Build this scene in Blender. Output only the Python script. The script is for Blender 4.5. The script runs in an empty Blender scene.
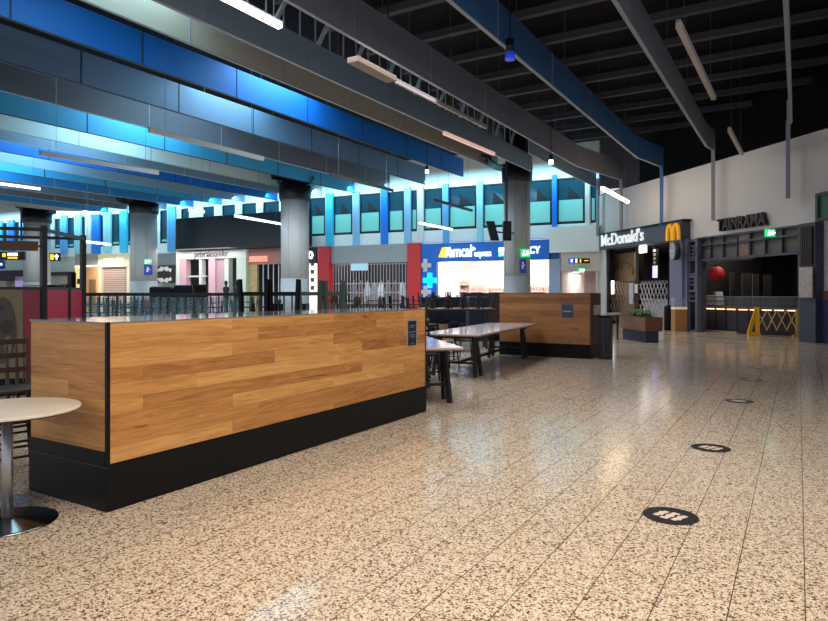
import bpy, bmesh, math, random
from mathutils import Vector, Matrix
random.seed(7)
S, C = 0.515, 0.857          # sine / cosine of the camera yaw (31 deg left of the tile direction +Y)
EYE = 1.5
scene = bpy.context.scene
COL = scene.collection

def W(px, d, z=0.0):
    u = (px-414)/640*d
    return Vector((C*u-S*d, S*u+C*d, z))
def ZT(y, d): return EYE+(293-y)/640*d

# ------------------------------------------------------------------ materials
def srgb(r, g, b):
    f = lambda v: (v/255/12.92) if v/255 <= .04045 else ((v/255+.055)/1.055)**2.4
    return (f(r), f(g), f(b), 1)
_mats = {}
def mat(name, rgb, rough=.6, metal=0, emit=0, ecol=None, var=.06, scale=8, alpha=None, spec=.5, bump=0):
    if name in _mats: return _mats[name]
    m = bpy.data.materials.new(name); m.use_nodes = True
    nt = m.node_tree; N = nt.nodes; L = nt.links
    b = N['Principled BSDF']
    col = srgb(*rgb)
    tc = N.new('ShaderNodeTexCoord'); no = N.new('ShaderNodeTexNoise')
    no.inputs['Scale'].default_value = scale; no.inputs['Detail'].default_value = 3
    L.new(tc.outputs['Object'], no.inputs['Vector'])
    mx = N.new('ShaderNodeMix'); mx.data_type = 'RGBA'
    mx.inputs[6].default_value = tuple(c*(1-var) for c in col[:3])+(1,)
    mx.inputs[7].default_value = tuple(min(1, c*(1+var)) for c in col[:3])+(1,)
    L.new(no.outputs['Fac'], mx.inputs[0]); L.new(mx.outputs[2], b.inputs['Base Color'])
    b.inputs['Roughness'].default_value = rough; b.inputs['Metallic'].default_value = metal
    b.inputs['Specular IOR Level'].default_value = spec
    if emit:
        b.inputs['Emission Color'].default_value = srgb(*(ecol or rgb)); b.inputs['Emission Strength'].default_value = emit
    if bump:
        bp = N.new('ShaderNodeBump'); bp.inputs['Strength'].default_value = bump
        L.new(no.outputs['Fac'], bp.inputs['Height']); L.new(bp.outputs[0], b.inputs['Normal'])
    if alpha is not None: b.inputs['Alpha'].default_value = alpha
    _mats[name] = m
    return m

def wood(name, dark, light, row=.109, length=1.35, axis='xy', rough=.38, seed=0.0):
    m = bpy.data.materials.new(name); m.use_nodes = True
    nt = m.node_tree; N = nt.nodes; L = nt.links; b = N['Principled BSDF']
    geo = N.new('ShaderNodeNewGeometry'); sp = N.new('ShaderNodeSeparateXYZ'); L.new(geo.outputs['Position'], sp.inputs[0])
    ad = N.new('ShaderNodeMath'); ad.operation = 'ADD'; L.new(sp.outputs[0], ad.inputs[0]); L.new(sp.outputs[1], ad.inputs[1])
    cb = N.new('ShaderNodeCombineXYZ'); L.new(ad.outputs[0], cb.inputs[0]); L.new(sp.outputs[2], cb.inputs[1]); cb.inputs[2].default_value = seed
    ofs = N.new('ShaderNodeVectorMath'); ofs.operation = 'ADD'; ofs.inputs[1].default_value = (seed*3.7+20, 10-.3, 0); L.new(cb.outputs[0], ofs.inputs[0])
    br = N.new('ShaderNodeTexBrick'); br.offset = .37; br.offset_frequency = 2; br.squash = 1.35; br.squash_frequency = 3
    br.inputs['Scale'].default_value = 1; br.inputs['Brick Width'].default_value = length; br.inputs['Row Height'].default_value = row
    br.inputs['Mortar Size'].default_value = .0006; br.inputs['Bias'].default_value = 0
    br.inputs['Color1'].default_value = (0, 0, 0, 1); br.inputs['Color2'].default_value = (1, 1, 1, 1); br.inputs['Mortar'].default_value = (.0, .0, .0, 1)
    L.new(ofs.outputs[0], br.inputs['Vector'])
    # plank id shifts the grain so that it never runs across a joint
    sc = N.new('ShaderNodeVectorMath'); sc.operation = 'MULTIPLY'; sc.inputs[1].default_value = (1.3, 16, 1); L.new(ofs.outputs[0], sc.inputs[0])
    idv = N.new('ShaderNodeVectorMath'); idv.operation = 'MULTIPLY_ADD'; idv.inputs[1].default_value = (7, 5, 9)
    L.new(br.outputs['Color'], idv.inputs[0]); L.new(sc.outputs[0], idv.inputs[2])
    no = N.new('ShaderNodeTexNoise'); no.inputs['Scale'].default_value = 1.5; no.inputs['Detail'].default_value = 7; no.inputs['Roughness'].default_value = .62; no.inputs['Distortion'].default_value = 1.1
    L.new(idv.outputs[0], no.inputs['Vector'])
    rp = N.new('ShaderNodeValToRGB'); e = rp.color_ramp
    d_, l_ = srgb(*dark), srgb(*light)
    e.elements[0].position = 0; e.elements[0].color = d_
    e.elements[1].position = 1; e.elements[1].color = l_
    x = e.elements.new(.5); x.color = tuple((p+q)/2*k for p, q, k in zip(d_[:3], l_[:3], (1.05, .98, .9)))+(1,)
    a1 = N.new('ShaderNodeMath'); a1.operation = 'MULTIPLY'; a1.inputs[1].default_value = .62; L.new(br.outputs['Color'], a1.inputs[0])
    a2 = N.new('ShaderNodeMapRange'); a2.inputs[1].default_value = .36; a2.inputs[2].default_value = .64; a2.inputs[3].default_value = 0; a2.inputs[4].default_value = .45
    L.new(no.outputs['Fac'], a2.inputs[0])
    a3 = N.new('ShaderNodeMath'); a3.operation = 'ADD'; L.new(a1.outputs[0], a3.inputs[0]); L.new(a2.outputs[0], a3.inputs[1])
    L.new(a3.outputs[0], rp.inputs[0])
    # knots and dark veins
    n2 = N.new('ShaderNodeTexNoise'); n2.inputs['Scale'].default_value = 1.1; n2.inputs['Detail'].default_value = 2; n2.inputs['Distortion'].default_value = 1.6
    sc2 = N.new('ShaderNodeVectorMath'); sc2.operation = 'MULTIPLY'; sc2.inputs[1].default_value = (.9, 6.5, 1); L.new(idv.outputs[0], n2.inputs['Vector'])
    ve = N.new('ShaderNodeMapRange'); ve.inputs[1].default_value = .695; ve.inputs[2].default_value = .72; L.new(n2.outputs['Fac'], ve.inputs[0])
    mv = N.new('ShaderNodeMix'); mv.data_type = 'RGBA'; mv.blend_type = 'MULTIPLY'; mv.inputs[7].default_value = (.55, .42, .34, 1)
    L.new(ve.outputs[0], mv.inputs[0]); L.new(rp.outputs[0], mv.inputs[6])
    mm = N.new('ShaderNodeMix'); mm.data_type = 'RGBA'; mm.inputs[7].default_value = tuple(c*.45 for c in d_[:3])+(1,)
    L.new(br.outputs['Fac'], mm.inputs[0]); L.new(mv.outputs[2], mm.inputs[6]); L.new(mm.outputs[2], b.inputs['Base Color'])
    b.inputs['Roughness'].default_value = rough
    b.inputs['Specular IOR Level'].default_value = .35
    _mats[name] = m
    return m

def terrazzo():
    m = bpy.data.materials.new('terrazzo'); m.use_nodes = True
    nt = m.node_tree; N = nt.nodes; L = nt.links; b = N['Principled BSDF']
    geo = N.new('ShaderNodeNewGeometry')
    def vor(scale, warp):
        v = N.new('ShaderNodeTexVoronoi'); v.inputs['Scale'].default_value = scale; v.inputs['Randomness'].default_value = 1
        nz = N.new('ShaderNodeTexNoise'); nz.inputs['Scale'].default_value = scale*.9; nz.inputs['Detail'].default_value = 1
        L.new(geo.outputs['Position'], nz.inputs['Vector'])
        ma = N.new('ShaderNodeVectorMath'); ma.operation = 'MULTIPLY_ADD'; ma.inputs[1].default_value = (warp, warp, 0)
        L.new(nz.outputs['Color'], ma.inputs[0]); L.new(geo.outputs['Position'], ma.inputs[2]); L.new(ma.outputs[0], v.inputs['Vector'])
        return v
    v1 = vor(92, .011); v2 = vor(165, .006)
    def ramp(src, stops):
        r = N.new('ShaderNodeValToRGB'); r.color_ramp.interpolation = 'CONSTANT'
        els = r.color_ramp.elements
        els[0].position = stops[0][0]; els[0].color = stops[0][1]; els[1].position = stops[1][0]; els[1].color = stops[1][1]
        for p, c in stops[2:]:
            e = els.new(p); e.color = c
        L.new(src, r.inputs[0]); return r
    s1 = N.new('ShaderNodeSeparateXYZ'); L.new(v1.outputs['Color'], s1.inputs[0])
    s2 = N.new('ShaderNodeSeparateXYZ'); L.new(v2.outputs['Color'], s2.inputs[0])
    base = srgb(216, 198, 176)
    r1 = ramp(s1.outputs[0], [(0, srgb(92, 76, 64)), (.13, srgb(136, 114, 94)), (.21, srgb(202, 184, 160)), (.5, base), (.85, srgb(226, 212, 192))])
    r2 = ramp(s2.outputs[0], [(0, srgb(84, 68, 56)), (.08, base), (.93, srgb(160, 134, 108))])
    msk = ramp(s2.outputs[0], [(0, (1, 1, 1, 1)), (.08, (0, 0, 0, 1)), (.93, (1, 1, 1, 1))])
    mx = N.new('ShaderNodeMix'); mx.data_type = 'RGBA'
    L.new(msk.outputs[0], mx.inputs[0]); L.new(r1.outputs[0], mx.inputs[6]); L.new(r2.outputs[0], mx.inputs[7])
    # tile joints
    sp = N.new('ShaderNodeSeparateXYZ'); L.new(geo.outputs['Position'], sp.inputs[0])
    def joint(sock, off, step, half):
        a = N.new('ShaderNodeMath'); a.operation = 'SUBTRACT'; a.inputs[1].default_value = off; L.new(sock, a.inputs[0])
        p = N.new('ShaderNodeMath'); p.operation = 'PINGPONG'; p.inputs[1].default_value = step/2; L.new(a.outputs[0], p.inputs[0])
        l = N.new('ShaderNodeMath'); l.operation = 'LESS_THAN'; l.inputs[1].default_value = half; L.new(p.outputs[0], l.inputs[0]); return l
    j1 = joint(sp.outputs[0], .027, .311, .0027); j2 = joint(sp.outputs[1], 2.0, .622, .0026)
    k2 = N.new('ShaderNodeMath'); k2.operation = 'MULTIPLY'; k2.inputs[1].default_value = .6; L.new(j2.outputs[0], k2.inputs[0])
    jm = N.new('ShaderNodeMath'); jm.operation = 'MAXIMUM'; L.new(j1.outputs[0], jm.inputs[0]); L.new(k2.outputs[0], jm.inputs[1])
    mj = N.new('ShaderNodeMix'); mj.data_type = 'RGBA'; mj.inputs[7].default_value = srgb(92, 72, 56)
    L.new(jm.outputs[0], mj.inputs[0]); L.new(mx.outputs[2], mj.inputs[6]); L.new(mj.outputs[2], b.inputs['Base Color'])
    n3 = N.new('ShaderNodeTexNoise'); n3.inputs['Scale'].default_value = 1.2; L.new(geo.outputs['Position'], n3.inputs['Vector'])
    mr = N.new('ShaderNodeMapRange'); mr.inputs[3].default_value = .10; mr.inputs[4].default_value = .2; L.new(n3.outputs['Fac'], mr.inputs[0]); L.new(mr.outputs[0], b.inputs['Roughness'])
    b.inputs['Specular IOR Level'].default_value = .5
    return m

BLACK = mat('black_laminate', (8, 7, 7), .42, spec=.22)
DARK = mat('dark_metal', (34, 34, 38), .45, .2)
NAVY = mat('navy_vinyl', (24, 30, 52), .5)
STEEL = mat('brushed_steel', (190, 190, 192), .42, .85)
WHITE = mat('white_paint', (225, 225, 222), .6)
CREAMW = mat('cream_laminate', (232, 222, 204), .35)
GREYW = mat('grey_paint', (150, 155, 158), .6)
OFFW = mat('off_white_wall', (206, 203, 202), .65, var=.03, scale=1)
WOODA = wood('counter_planks', (152, 98, 48), (222, 168, 100), seed=0)
WOODE = wood('counter_end_planks', (156, 102, 50), (222, 168, 100), length=3.2, seed=4.0)
WOODB = wood('second_counter_planks', (116, 76, 44), (176, 126, 78), row=.15, length=5.5, seed=2.0)
WOODC = wood('planter_planks', (100, 70, 44), (150, 112, 76), row=.2, length=3, seed=5.0)
TEAK = mat('plain_brown_wood', (120, 84, 52), .5, var=.2, scale=3)
TTOP = mat('pale_table_laminate', (206, 198, 198), .12, var=.05)
RED = mat('red_panel', (196, 44, 48), .45)
BLUE = mat('pharmacy_blue', (0, 104, 205), .5)
LAMP_ON = mat('lit_diffuser', (255, 240, 220), .5, emit=9, ecol=(255, 226, 190))
LAMP_COOL = mat('cool_lit_diffuser', (235, 245, 250), .5, emit=3.5, ecol=(225, 240, 250))
LAMP_OFF = mat('unlit_diffuser', (196, 182, 172), .5)
GREEN_E = mat('exit_green', (30, 190, 110), .5, emit=1.1, ecol=(20, 190, 100))
WHITE_E = mat('lit_white', (255, 255, 255), .5, emit=2.4, ecol=(255, 252, 248))
BLACKV = mat('roof_black', (22, 21, 24), .9, var=.2, spec=.2)
PURL = mat('purlin_grey', (78, 76, 82), .8)

# ------------------------------------------------------------------ mesh builder
class MB:
    def __init__(s): s.v = []; s.f = []
    def add(s, vs, fs):
        n = len(s.v); s.v += [Vector(v) for v in vs]; s.f += [tuple(i+n for i in f) for f in fs]; return s
    def hexa(s, p):      # 8 points: bottom 4 ccw, top 4 ccw
        return s.add(p, [(3, 2, 1, 0), (4, 5, 6, 7), (0, 1, 5, 4), (1, 2, 6, 5), (2, 3, 7, 6), (3, 0, 4, 7)])
    def box(s, x0, x1, y0, y1, z0, z1):
        return s.hexa([(x0, y0, z0), (x1, y0, z0), (x1, y1, z0), (x0, y1, z0), (x0, y0, z1), (x1, y0, z1), (x1, y1, z1), (x0, y1, z1)])
    def bar(s, a, b, w, h=None, up=(0, 0, 1)):
        a, b = Vector(a), Vector(b); h = h or w; d = (b-a).normalized(); up = Vector(up)
        if abs(d.dot(up)) > .98: up = Vector((1, 0, 0))
        r = d.cross(up).normalized(); t = r.cross(d).normalized(); r = r*w/2; t = t*h/2
        return s.hexa([a-r-t, a+r-t, b+r-t, b-r-t, a-r+t, a+r+t, b+r+t, b-r+t])
    def cyl(s, a, b, r0, r1=None, n=14):
        a, b = Vector(a), Vector(b); r1 = r0 if r1 is None else r1; d = (b-a).normalized()
        up = Vector((0, 0, 1)) if abs(d.z) < .9 else Vector((1, 0, 0)); u = d.cross(up).normalized(); w = d.cross(u)
        vs = [a+(u*math.cos(t)+w*math.sin(t))*r0 for t in [2*math.pi*i/n for i in range(n)]]
        vs += [b+(u*math.cos(t)+w*math.sin(t))*r1 for t in [2*math.pi*i/n for i in range(n)]]
        return s.add(vs, [(i, (i+1) % n, n+(i+1) % n, n+i) for i in range(n)]+[tuple(reversed(range(n))), tuple(range(n, 2*n))])
    def lathe(s, prof, n=24, c=(0, 0, 0)):
        cx, cy, cz = c; vs = []; k = len(prof)
        for r, z in prof:
            for i in range(n):
                t = 2*math.pi*i/n; vs.append((cx+r*math.cos(t), cy+r*math.sin(t), cz+z))
        fs = [(j*n+i, j*n+(i+1) % n, (j+1)*n+(i+1) % n, (j+1)*n+i) for j in range(k-1) for i in range(n)]
        fs += [tuple(reversed(range(n))), tuple(range((k-1)*n, k*n))]
        return s.add(vs, fs)
    def poly(s, pts, thick):      # pts: planar outline (3D), thick: extrusion vector
        n = len(pts); t = Vector(thick); vs = [Vector(p) for p in pts]+[Vector(p)+t for p in pts]
        return s.add(vs, [tuple(reversed(range(n))), tuple(range(n, 2*n))]+[(i, (i+1) % n, n+(i+1) % n, n+i) for i in range(n)])
    def fbox(s, F, s0, s1, o0, o1, z0, z1):
        return s.hexa([F(s0, o0, z0), F(s1, o0, z0), F(s1, o1, z0), F(s0, o1, z0), F(s0, o0, z1), F(s1, o0, z1), F(s1, o1, z1), F(s0, o1, z1)])

def build(name, mb, m, parent=None, smooth=False, bevel=0, origin=None):
    me = bpy.data.meshes.new(name)
    off = Vector((0, 0, 0))
    if parent is not None:
        p = parent
        while p: off += p.location; p = p.parent
    elif origin is not None: off = Vector(origin)
    me.from_pydata([tuple(v-off) for v in mb.v], [], mb.f)
    bm = bmesh.new(); bm.from_mesh(me); bmesh.ops.recalc_face_normals(bm, faces=bm.faces); bm.to_mesh(me); bm.free()
    me.materials.append(m)
    if smooth:
        for p in me.polygons: p.use_smooth = len(p.vertices) == 4
    o = bpy.data.objects.new(name, me); COL.objects.link(o)
    if parent is not None: o.parent = parent
    elif origin is not None: o.location = off
    if bevel:
        b = o.modifiers.new('bevel', 'BEVEL'); b.width = bevel; b.segments = 2; b.limit_method = 'ANGLE'
    return o
def tag(o, label, cat, group=None):
    o['label'] = label; o['category'] = cat
    if group: o['group'] = group
    return o
def thing(name, label, cat, loc=(0, 0, 0), group=None):
    o = bpy.data.objects.new(name, None); COL.objects.link(o); o.empty_display_size = .2
    o.location = loc; return tag(o, label, cat, group)
def struct(name, mb, m, parent=None, **k):
    o = build(name, mb, m, parent, **k)
    if parent is None: o['kind'] = 'structure'
    return o
def structroot(name, loc):
    o = bpy.data.objects.new(name, None); COL.objects.link(o); o.location = loc; o['kind'] = 'structure'; return o
def copy_tree(o, parent=None):
    c = o.copy(); COL.objects.link(c); c.parent = parent
    for ch in o.children: copy_tree(ch, c)
    return c

def text(name, body, size, pos, right, up, m, parent=None, depth=.03, width=None, font_bold=.0, shear=0):
    cu = bpy.data.curves.new('tmp', 'FONT'); cu.body = body; cu.size = size; cu.extrude = depth/2; cu.offset = font_bold; cu.shear = shear
    cu.align_x = 'CENTER'; cu.align_y = 'CENTER'; cu.resolution_u = 3
    to = bpy.data.objects.new('tmp', cu); COL.objects.link(to)
    dg = bpy.context.evaluated_depsgraph_get(); me = bpy.data.meshes.new_from_object(to.evaluated_get(dg)); me.name = name
    bpy.data.objects.remove(to)
    xs = [v.co.x for v in me.vertices]
    k = (width/(max(xs)-min(xs))) if width and xs else 1
    cx = (max(xs)+min(xs))/2
    r = Vector(right).normalized(); u = Vector(up).normalized(); n = r.cross(u)
    off = Vector((0, 0, 0)); p = parent
    while p: off += p.location; p = p.parent
    pos = Vector(pos)-off
    for v in me.vertices:
        x, y, z = v.co; v.co = pos+r*(x-cx)*k+u*y+n*z
    me.materials.clear(); me.materials.append(m)
    o = bpy.data.objects.new(name, me); COL.objects.link(o)
    if parent: o.parent = parent
    return o

# ------------------------------------------------------------------ wall frames
BO = W(599, 32.3); BE = W(0, 54.6)
be = (BE-BO).normalized(); bn = Vector((be.y, -be.x, 0)); bn = bn if bn.dot(-BO) > 0 else -bn
def FB(s, o, z): return BO+be*s+bn*o+Vector((0, 0, z))
def bd(px): return 32.3*1468/(px+869)
def bs(px, o=0):        # distance along the back wall that shows at column px, for a face standing o proud of the wall
    k = (px-414)/640; ray = W(px, 1)
    # solve t*ray = BO+be*s+bn*o
    P = BO+bn*o; det = ray.x*(-be.y)+be.x*ray.y
    t = (P.x*(-be.y)+be.x*P.y)/det
    return (ray*t-P).dot(be)
def bz(px, y): return ZT(y, bd(px))
RO = W(599, 32.3); RE = W(817, 19.4)
re_ = (RE-RO).normalized(); rn = Vector((re_.y, -re_.x, 0)); rn = rn if rn.dot(-RO) > 0 else -rn
def FR(s, o, z): return RO+re_*s+rn*o+Vector((0, 0, z))
def rs(px, o=0):
    ray = W(px, 1); P = RO+rn*o; det = ray.x*(-re_.y)+re_.x*ray.y
    t = (P.x*(-re_.y)+re_.x*P.y)/det
    return (ray*t-P).dot(re_)
def rd(px): return 19.4*547/(px-270)
def rz(px, y): return ZT(y, rd(px))
bup = Vector((0, 0, 1)); br_ = -be; rr_ = re_      # reading directions

# ------------------------------------------------------------------ setting
fl = MB(); fl.add([(-75, -8, 0), (22, -8, 0), (22, 48, 0), (-75, 48, 0)], [(0, 1, 2, 3)]); fl.add([(-75, -8, -.2), (22, -8, -.2), (22, 48, -.2), (-75, 48, -.2)], [(3, 2, 1, 0)])
struct('floor', MB().box(-75, 22, -8, 48, -.2, 0), terrazzo())
# roof deck with openings for the skylights
ROOF = 9.2
SKY = [(-44, -19.7, 14.6, 18.2), (-18.5, -16.6, 14.6, 18.2), (-15.5, -13.6, 14.6, 18.2), (-12.9, -11.7, 6.2, 10.4)]
c = MB()
c.box(-75, -44, -8, 48, ROOF, ROOF+.15); c.box(-11.7, 22, -8, 48, ROOF, ROOF+.15)
c.box(-44, -11.7, 18.2, 48, ROOF, ROOF+.15); c.box(-44, -11.7, -8, 6.2, ROOF, ROOF+.15)
c.box(-13.6, -11.7, 10.4, 18.2, ROOF, ROOF+.15); c.box(-44, -13.6, 6.2, 14.6, ROOF, ROOF+.15)
c.box(-13.6, -12.9, 6.2, 10.4, ROOF, ROOF+.15); c.box(-19.7, -18.5, 14.6, 18.2, ROOF, ROOF+.15); c.box(-16.6, -15.5, 14.6, 18.2, ROOF, ROOF+.15)
ceil = struct('ceiling', c, BLACKV)
SKYM = mat('skylight_glazing', (170, 225, 240), .3, emit=2.4, ecol=(150, 222, 245))
for i, (x0, x1, y0, y1) in enumerate(SKY):
    r = structroot('window_%d' % (50+i), ((x0+x1)/2, (y0+y1)/2, ROOF))
    build('skylight_pane', MB().box(x0, x1, y0, y1, ROOF+.05, ROOF+.1), SKYM, r)
    m = MB(); n = max(2, int((x1-x0)/1.4))
    for k in range(n+1):
        x = x0+(x1-x0)*k/n; m.box(x-.04, x+.04, y0, y1, ROOF-.08, ROOF+.05)
    build('glazing_bar', m, DARK, r)
# purlins under the dark roof, each its own piece of the ceiling
yy = 4.0; k = 0
while yy < 31:
    struct('trim_purlin', MB().box(-11.5, 12, yy-.05, yy+.05, 8.92, 9.12).box(-11.5, 12, yy-.1, yy+.1, 8.9, 8.93), PURL)
    yy += 2.05
for x in (-6.6, 1.2, 5.5):
    struct('trim_roof_beam', MB().box(x-.08, x+.08, 2, 31, 8.62, 8.9), mat('roof_beam', (18, 18, 22), .8))
# white hanging roof truss seen between the baffles
t = structroot('trim_truss', (-11.2, 16, 8.1))
build('truss_chord', MB().box(-11.27, -11.13, 5, 28, 9.05, 9.14).box(-11.27, -11.13, 5, 28, 8.0, 8.1), DARK, t)
m = MB(); y = 5.0
while y < 27.5:
    m.bar((-11.2, y, 8.1), (-11.2, y+.55, 9.05), .09, .09); y += 1.7
build('truss_diagonal', m, mat('white_steel', (214, 220, 220), .5), t)
m = MB(); y = 5.4
while y < 28:
    m.bar((-11.2, y, 8.1), (-11.2, y, 9.05), .035, .035); y += .62
build('truss_rod', m, GREYW, t)

# ---- back wall: strips and piers round the clerestory windows
ZB0, ZB1 = 5.06, 7.45
BW = MB()
SEND = 62
WINPX = [(590.5, 599), (557, 585), (527, 552), (483, 508), (448.5, 476.5), (423.5, 442.5), (411, 417), (388, 404), (359.5, 380.3), (333.3, 352.4), (309, 325.3), (286, 303),
         (263, 279), (242, 256), (222, 235), (203, 214), (181, 189), (160, 167), (143, 149), (127, 131), (111, 119.5), (99.5, 103), (81, 85), (67, 74), (54, 60), (40, 46), (27, 32), (14, 19), (2, 7)]
spans = sorted([(bs(b), bs(a)) for a, b in WINPX])
spans[0] = (max(.15, spans[0][0]), spans[0][1])
prev = 0
for a, b in spans:
    BW.fbox(FB, prev, a, -.3, 0, ZB0, ZB1); prev = b
BW.fbox(FB, prev, SEND, -.3, 0, ZB0, ZB1)
BW.fbox(FB, 0, SEND, -.3, 0, 4.37, ZB0); BW.fbox(FB, 0, SEND, -.3, 0, ZB1, ROOF)
struct('wall_back', BW, mat('wall_pale', (232, 240, 240), .6, var=.03))
TEAL = mat('frosted_teal_glass', (110, 176, 172), .35, emit=.42, ecol=(100, 184, 182))
DGLASS = mat('dark_tinted_glass', (30, 60, 74), .12, emit=.12, ecol=(44, 130, 170), var=.5, scale=1.5)
BRACE = mat('window_brace', (16, 24, 34), .7)
for i, (a, b) in enumerate(spans):
    r = structroot('window_%d' % (i+1), FB((a+b)/2, -.1, ZB0))
    w = .07 if b-a > .7 else .04
    build('window_frame', MB().fbox(FB, a, a+w*1.6, -.25, -.02, ZB0, ZB1).fbox(FB, b-w, b, -.25, -.02, ZB0, ZB1).fbox(FB, a, b, -.25, -.02, ZB0, ZB0+.14).fbox(FB, a, b, -.25, -.02, ZB1-.06, ZB1), mat('window_frame_black', (14, 26, 34), .5), r)
    zm = ZB0+.14+(ZB1-ZB0)*.47 if i < 13 else ZB0+.3
    build('frosted_pane', MB().fbox(FB, a+w, b-w, -.16, -.12, ZB0+.1, zm), TEAL, r)
    build('upper_pane', MB().fbox(FB, a+w, b-w, -.16, -.12, zm, ZB1-.05), DGLASS, r)
    if b-a > 1.2:
        q = a+(b-a)*.12; q2 = a+(b-a)*.62
        build('brace', MB().poly([FB(q, -.115, zm+.02), FB(q2, -.115, zm+.02), FB(q2, -.115, zm+.72)], bn*.02), BRACE, r)
# coloured blades standing between the windows
CY = mat('blade_cyan', (60, 190, 235), .5); PB = mat('blade_pale_blue', (140, 185, 225), .5); SB = mat('blade_blue', (10, 120, 225), .5)
PC = mat('blade_pale_cyan', (150, 215, 235), .5); WB = mat('blade_white', (215, 222, 225), .5); LB = mat('blade_sky', (90, 170, 230), .5)
BL = [(585.4, 589.6, WB, 'white', 234), (552, 556.6, SB, 'deep blue', 240), (508.5, 511.5, PC, 'pale cyan', 241), (477, 482.4, PC, 'pale cyan', 244), (442.9, 448, LB, 'sky blue', 245), (417.5, 423, WB, 'white', 245), (404.2, 410.3, PB, 'pale steel blue', 246),
      (380.7, 387.2, SB, 'deep blue', 246.5), (352.8, 358.8, PB, 'pale steel blue', 247), (325.7, 332.6, CY, 'bright cyan', 247), (303.5, 308, PC, 'pale cyan', 248), (167.5, 175, LB, 'sky blue', 251), (119.8, 126.8, CY, 'bright cyan', 252), (103.3, 110.5, PC, 'pale cyan', 252), (92, 99.2, SB, 'deep blue', 254),
      (85.5, 91, WB, 'white', 254), (74.5, 80.5, PC, 'pale cyan', 254), (60.5, 66.5, LB, 'sky blue', 254), (46.5, 53.5, WB, 'white', 254), (32.5, 39.5, PC, 'pale cyan', 254), (19.5, 26.5, LB, 'sky blue', 254), (7.5, 13.5, SB, 'deep blue', 254), (-6, 1.5, CY, 'bright cyan', 254)]
for i, (p0, p1, m_, nm, yb) in enumerate(BL):
    a, b = bs(p1, .14), bs(p0, .14)
    o = struct('trim_blade', MB().fbox(FB, a, b, 0.002, .16, bz((p0+p1)/2, yb)-.02, 7.62), m_, origin=FB((a+b)/2, 0, 0))

# ---- right (diagonal) wall: openings for two shops, the corridor wall between them
RW = MB()
L_TOT = rs(817)+9
sM0, sM1 = rs(606), rs(669.5); sT0, sT1 = rs(700), rs(798.5)
WT = 6.4
RW.fbox(FR, 0, L_TOT, -.25, 0, 3.64, WT)
RW.fbox(FR, -.1, sM0, -.25, 0, 0, 3.64); RW.fbox(FR, sM1, sT0, -.25, 0, 0, 3.64); RW.fbox(FR, sT1, rs(817.3), -.25, 0, 0, 3.64); RW.fbox(FR, rs(817.3), L_TOT, -.25, 0, 0, 3.64)
struct('wall_right', RW, OFFW)
struct('wall_right_upper', MB().fbox(FR, -.2, L_TOT, -2.6, -2.4, 3.6, ROOF), BLACKV)
struct('trim_wall_cap', MB().fbox(FR, 0, L_TOT, -2.4, .0, WT, WT+.04), BLACKV)

# baseboard-like coloured bands on the last stretch of the right wall
struct('trim_brown_band', MB().fbox(FR, rs(820), L_TOT, .002, .05, rz(824, 300), rz(824, 291)), mat('band_brown', (110, 84, 74), .6))
struct('trim_blue_dado', MB().fbox(FR, rs(820), L_TOT, .002, .08, 0, rz(824, 300)), mat('dado_blue', (46, 56, 96), .6))
wr = structroot('window_40', FR(rs(824), 0, 4.4))
a, b = rs(818.5), rs(817)+3.2; z0, z1 = 3.66, rz(822, 193)
build('window_frame', MB().fbox(FR, a, b, .002, .12, z0, z0+.08).fbox(FR, a, b, .002, .12, z1-.08, z1).fbox(FR, a, a+.08, .002, .12, z0, z1).fbox(FR, b-.08, b, .002, .12, z0, z1), mat('frame_olive', (70, 76, 70), .5), wr)
build('window_pane', MB().fbox(FR, a+.08, b-.08, .02, .04, z0+.08, z1-.08), mat('sea_green_glass', (70, 120, 108), .2), wr)

# ------------------------------------------------------------------ baffles
def baffle(label, path, z0, h, m, joff=0, step=3.4, fin=None, wires=True, jcol=None, group=None):
    base = Vector((path[0][0], path[0][1], z0)); t = thing('ceiling_baffle', label, 'ceiling baffle', base)
    mb = MB()
    pts = [Vector((x, y, 0)) for x, y in path]; th = .07
    # panel as an extruded strip following the path
    nrm = []
    for i in range(len(pts)):
        a = pts[max(i-1, 0)]; b = pts[min(i+1, len(pts)-1)]; d = (b-a).normalized(); nrm.append(Vector((d.y, -d.x, 0)))
    for i in range(len(pts)-1):
        p, q = pts[i], pts[i+1]; n0, n1 = nrm[i]*th/2, nrm[i+1]*th/2; zl, zh = Vector((0, 0, z0)), Vector((0, 0, z0+h))
        mb.hexa([p-n0+zl, p+n0+zl, q+n1+zl, q-n1+zl, p-n0+zh, p+n0+zh, q+n1+zh, q-n1+zh])
    build('baffle_panel', mb, m, t)
    edge = mat('baffle_edge_trim', (150, 158, 166), .5)
    mb = MB()
    for i in range(len(pts)-1):
        p, q = pts[i], pts[i+1]; mb.bar(p+Vector((0, 0, z0-.012)), q+Vector((0, 0, z0-.012)), .085, .022)
    build('bottom_edge', mb, edge if jcol is None else jcol, t)
    x0, ya = path[0]; yb = path[1][1] if len(path) > 1 else ya
    yj = ya+joff
    while yj < yb-.3:
        build('joint_strip', MB().box(x0-.045, x0+.045, yj-.02, yj+.02, z0, z0+h), edge if jcol is None else jcol, t)
        if wires:
            build('hanging_wire', MB().bar((x0, yj+1.1, z0+h), (x0, yj+1.1, ROOF), .008), mat('wire_grey', (90, 92, 96), .6), t)
        yj += step
    if fin:
        fx, fy, fz0, fz1 = fin
        build('wall_fin', MB().box(fx-.06, fx+.06, fy-.07, fy+.09, fz0, fz1), m, t)
    return t
cm = lambda n, rgb: mat('baffle_'+n, rgb, .55, var=.03, scale=.5)
G1, NV, G2, SL = cm('lavender_grey', (150, 154, 172)), cm('navy', (62, 112, 170)), cm('charcoal', (132, 134, 144)), cm('slate', (128, 150, 172))
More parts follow.
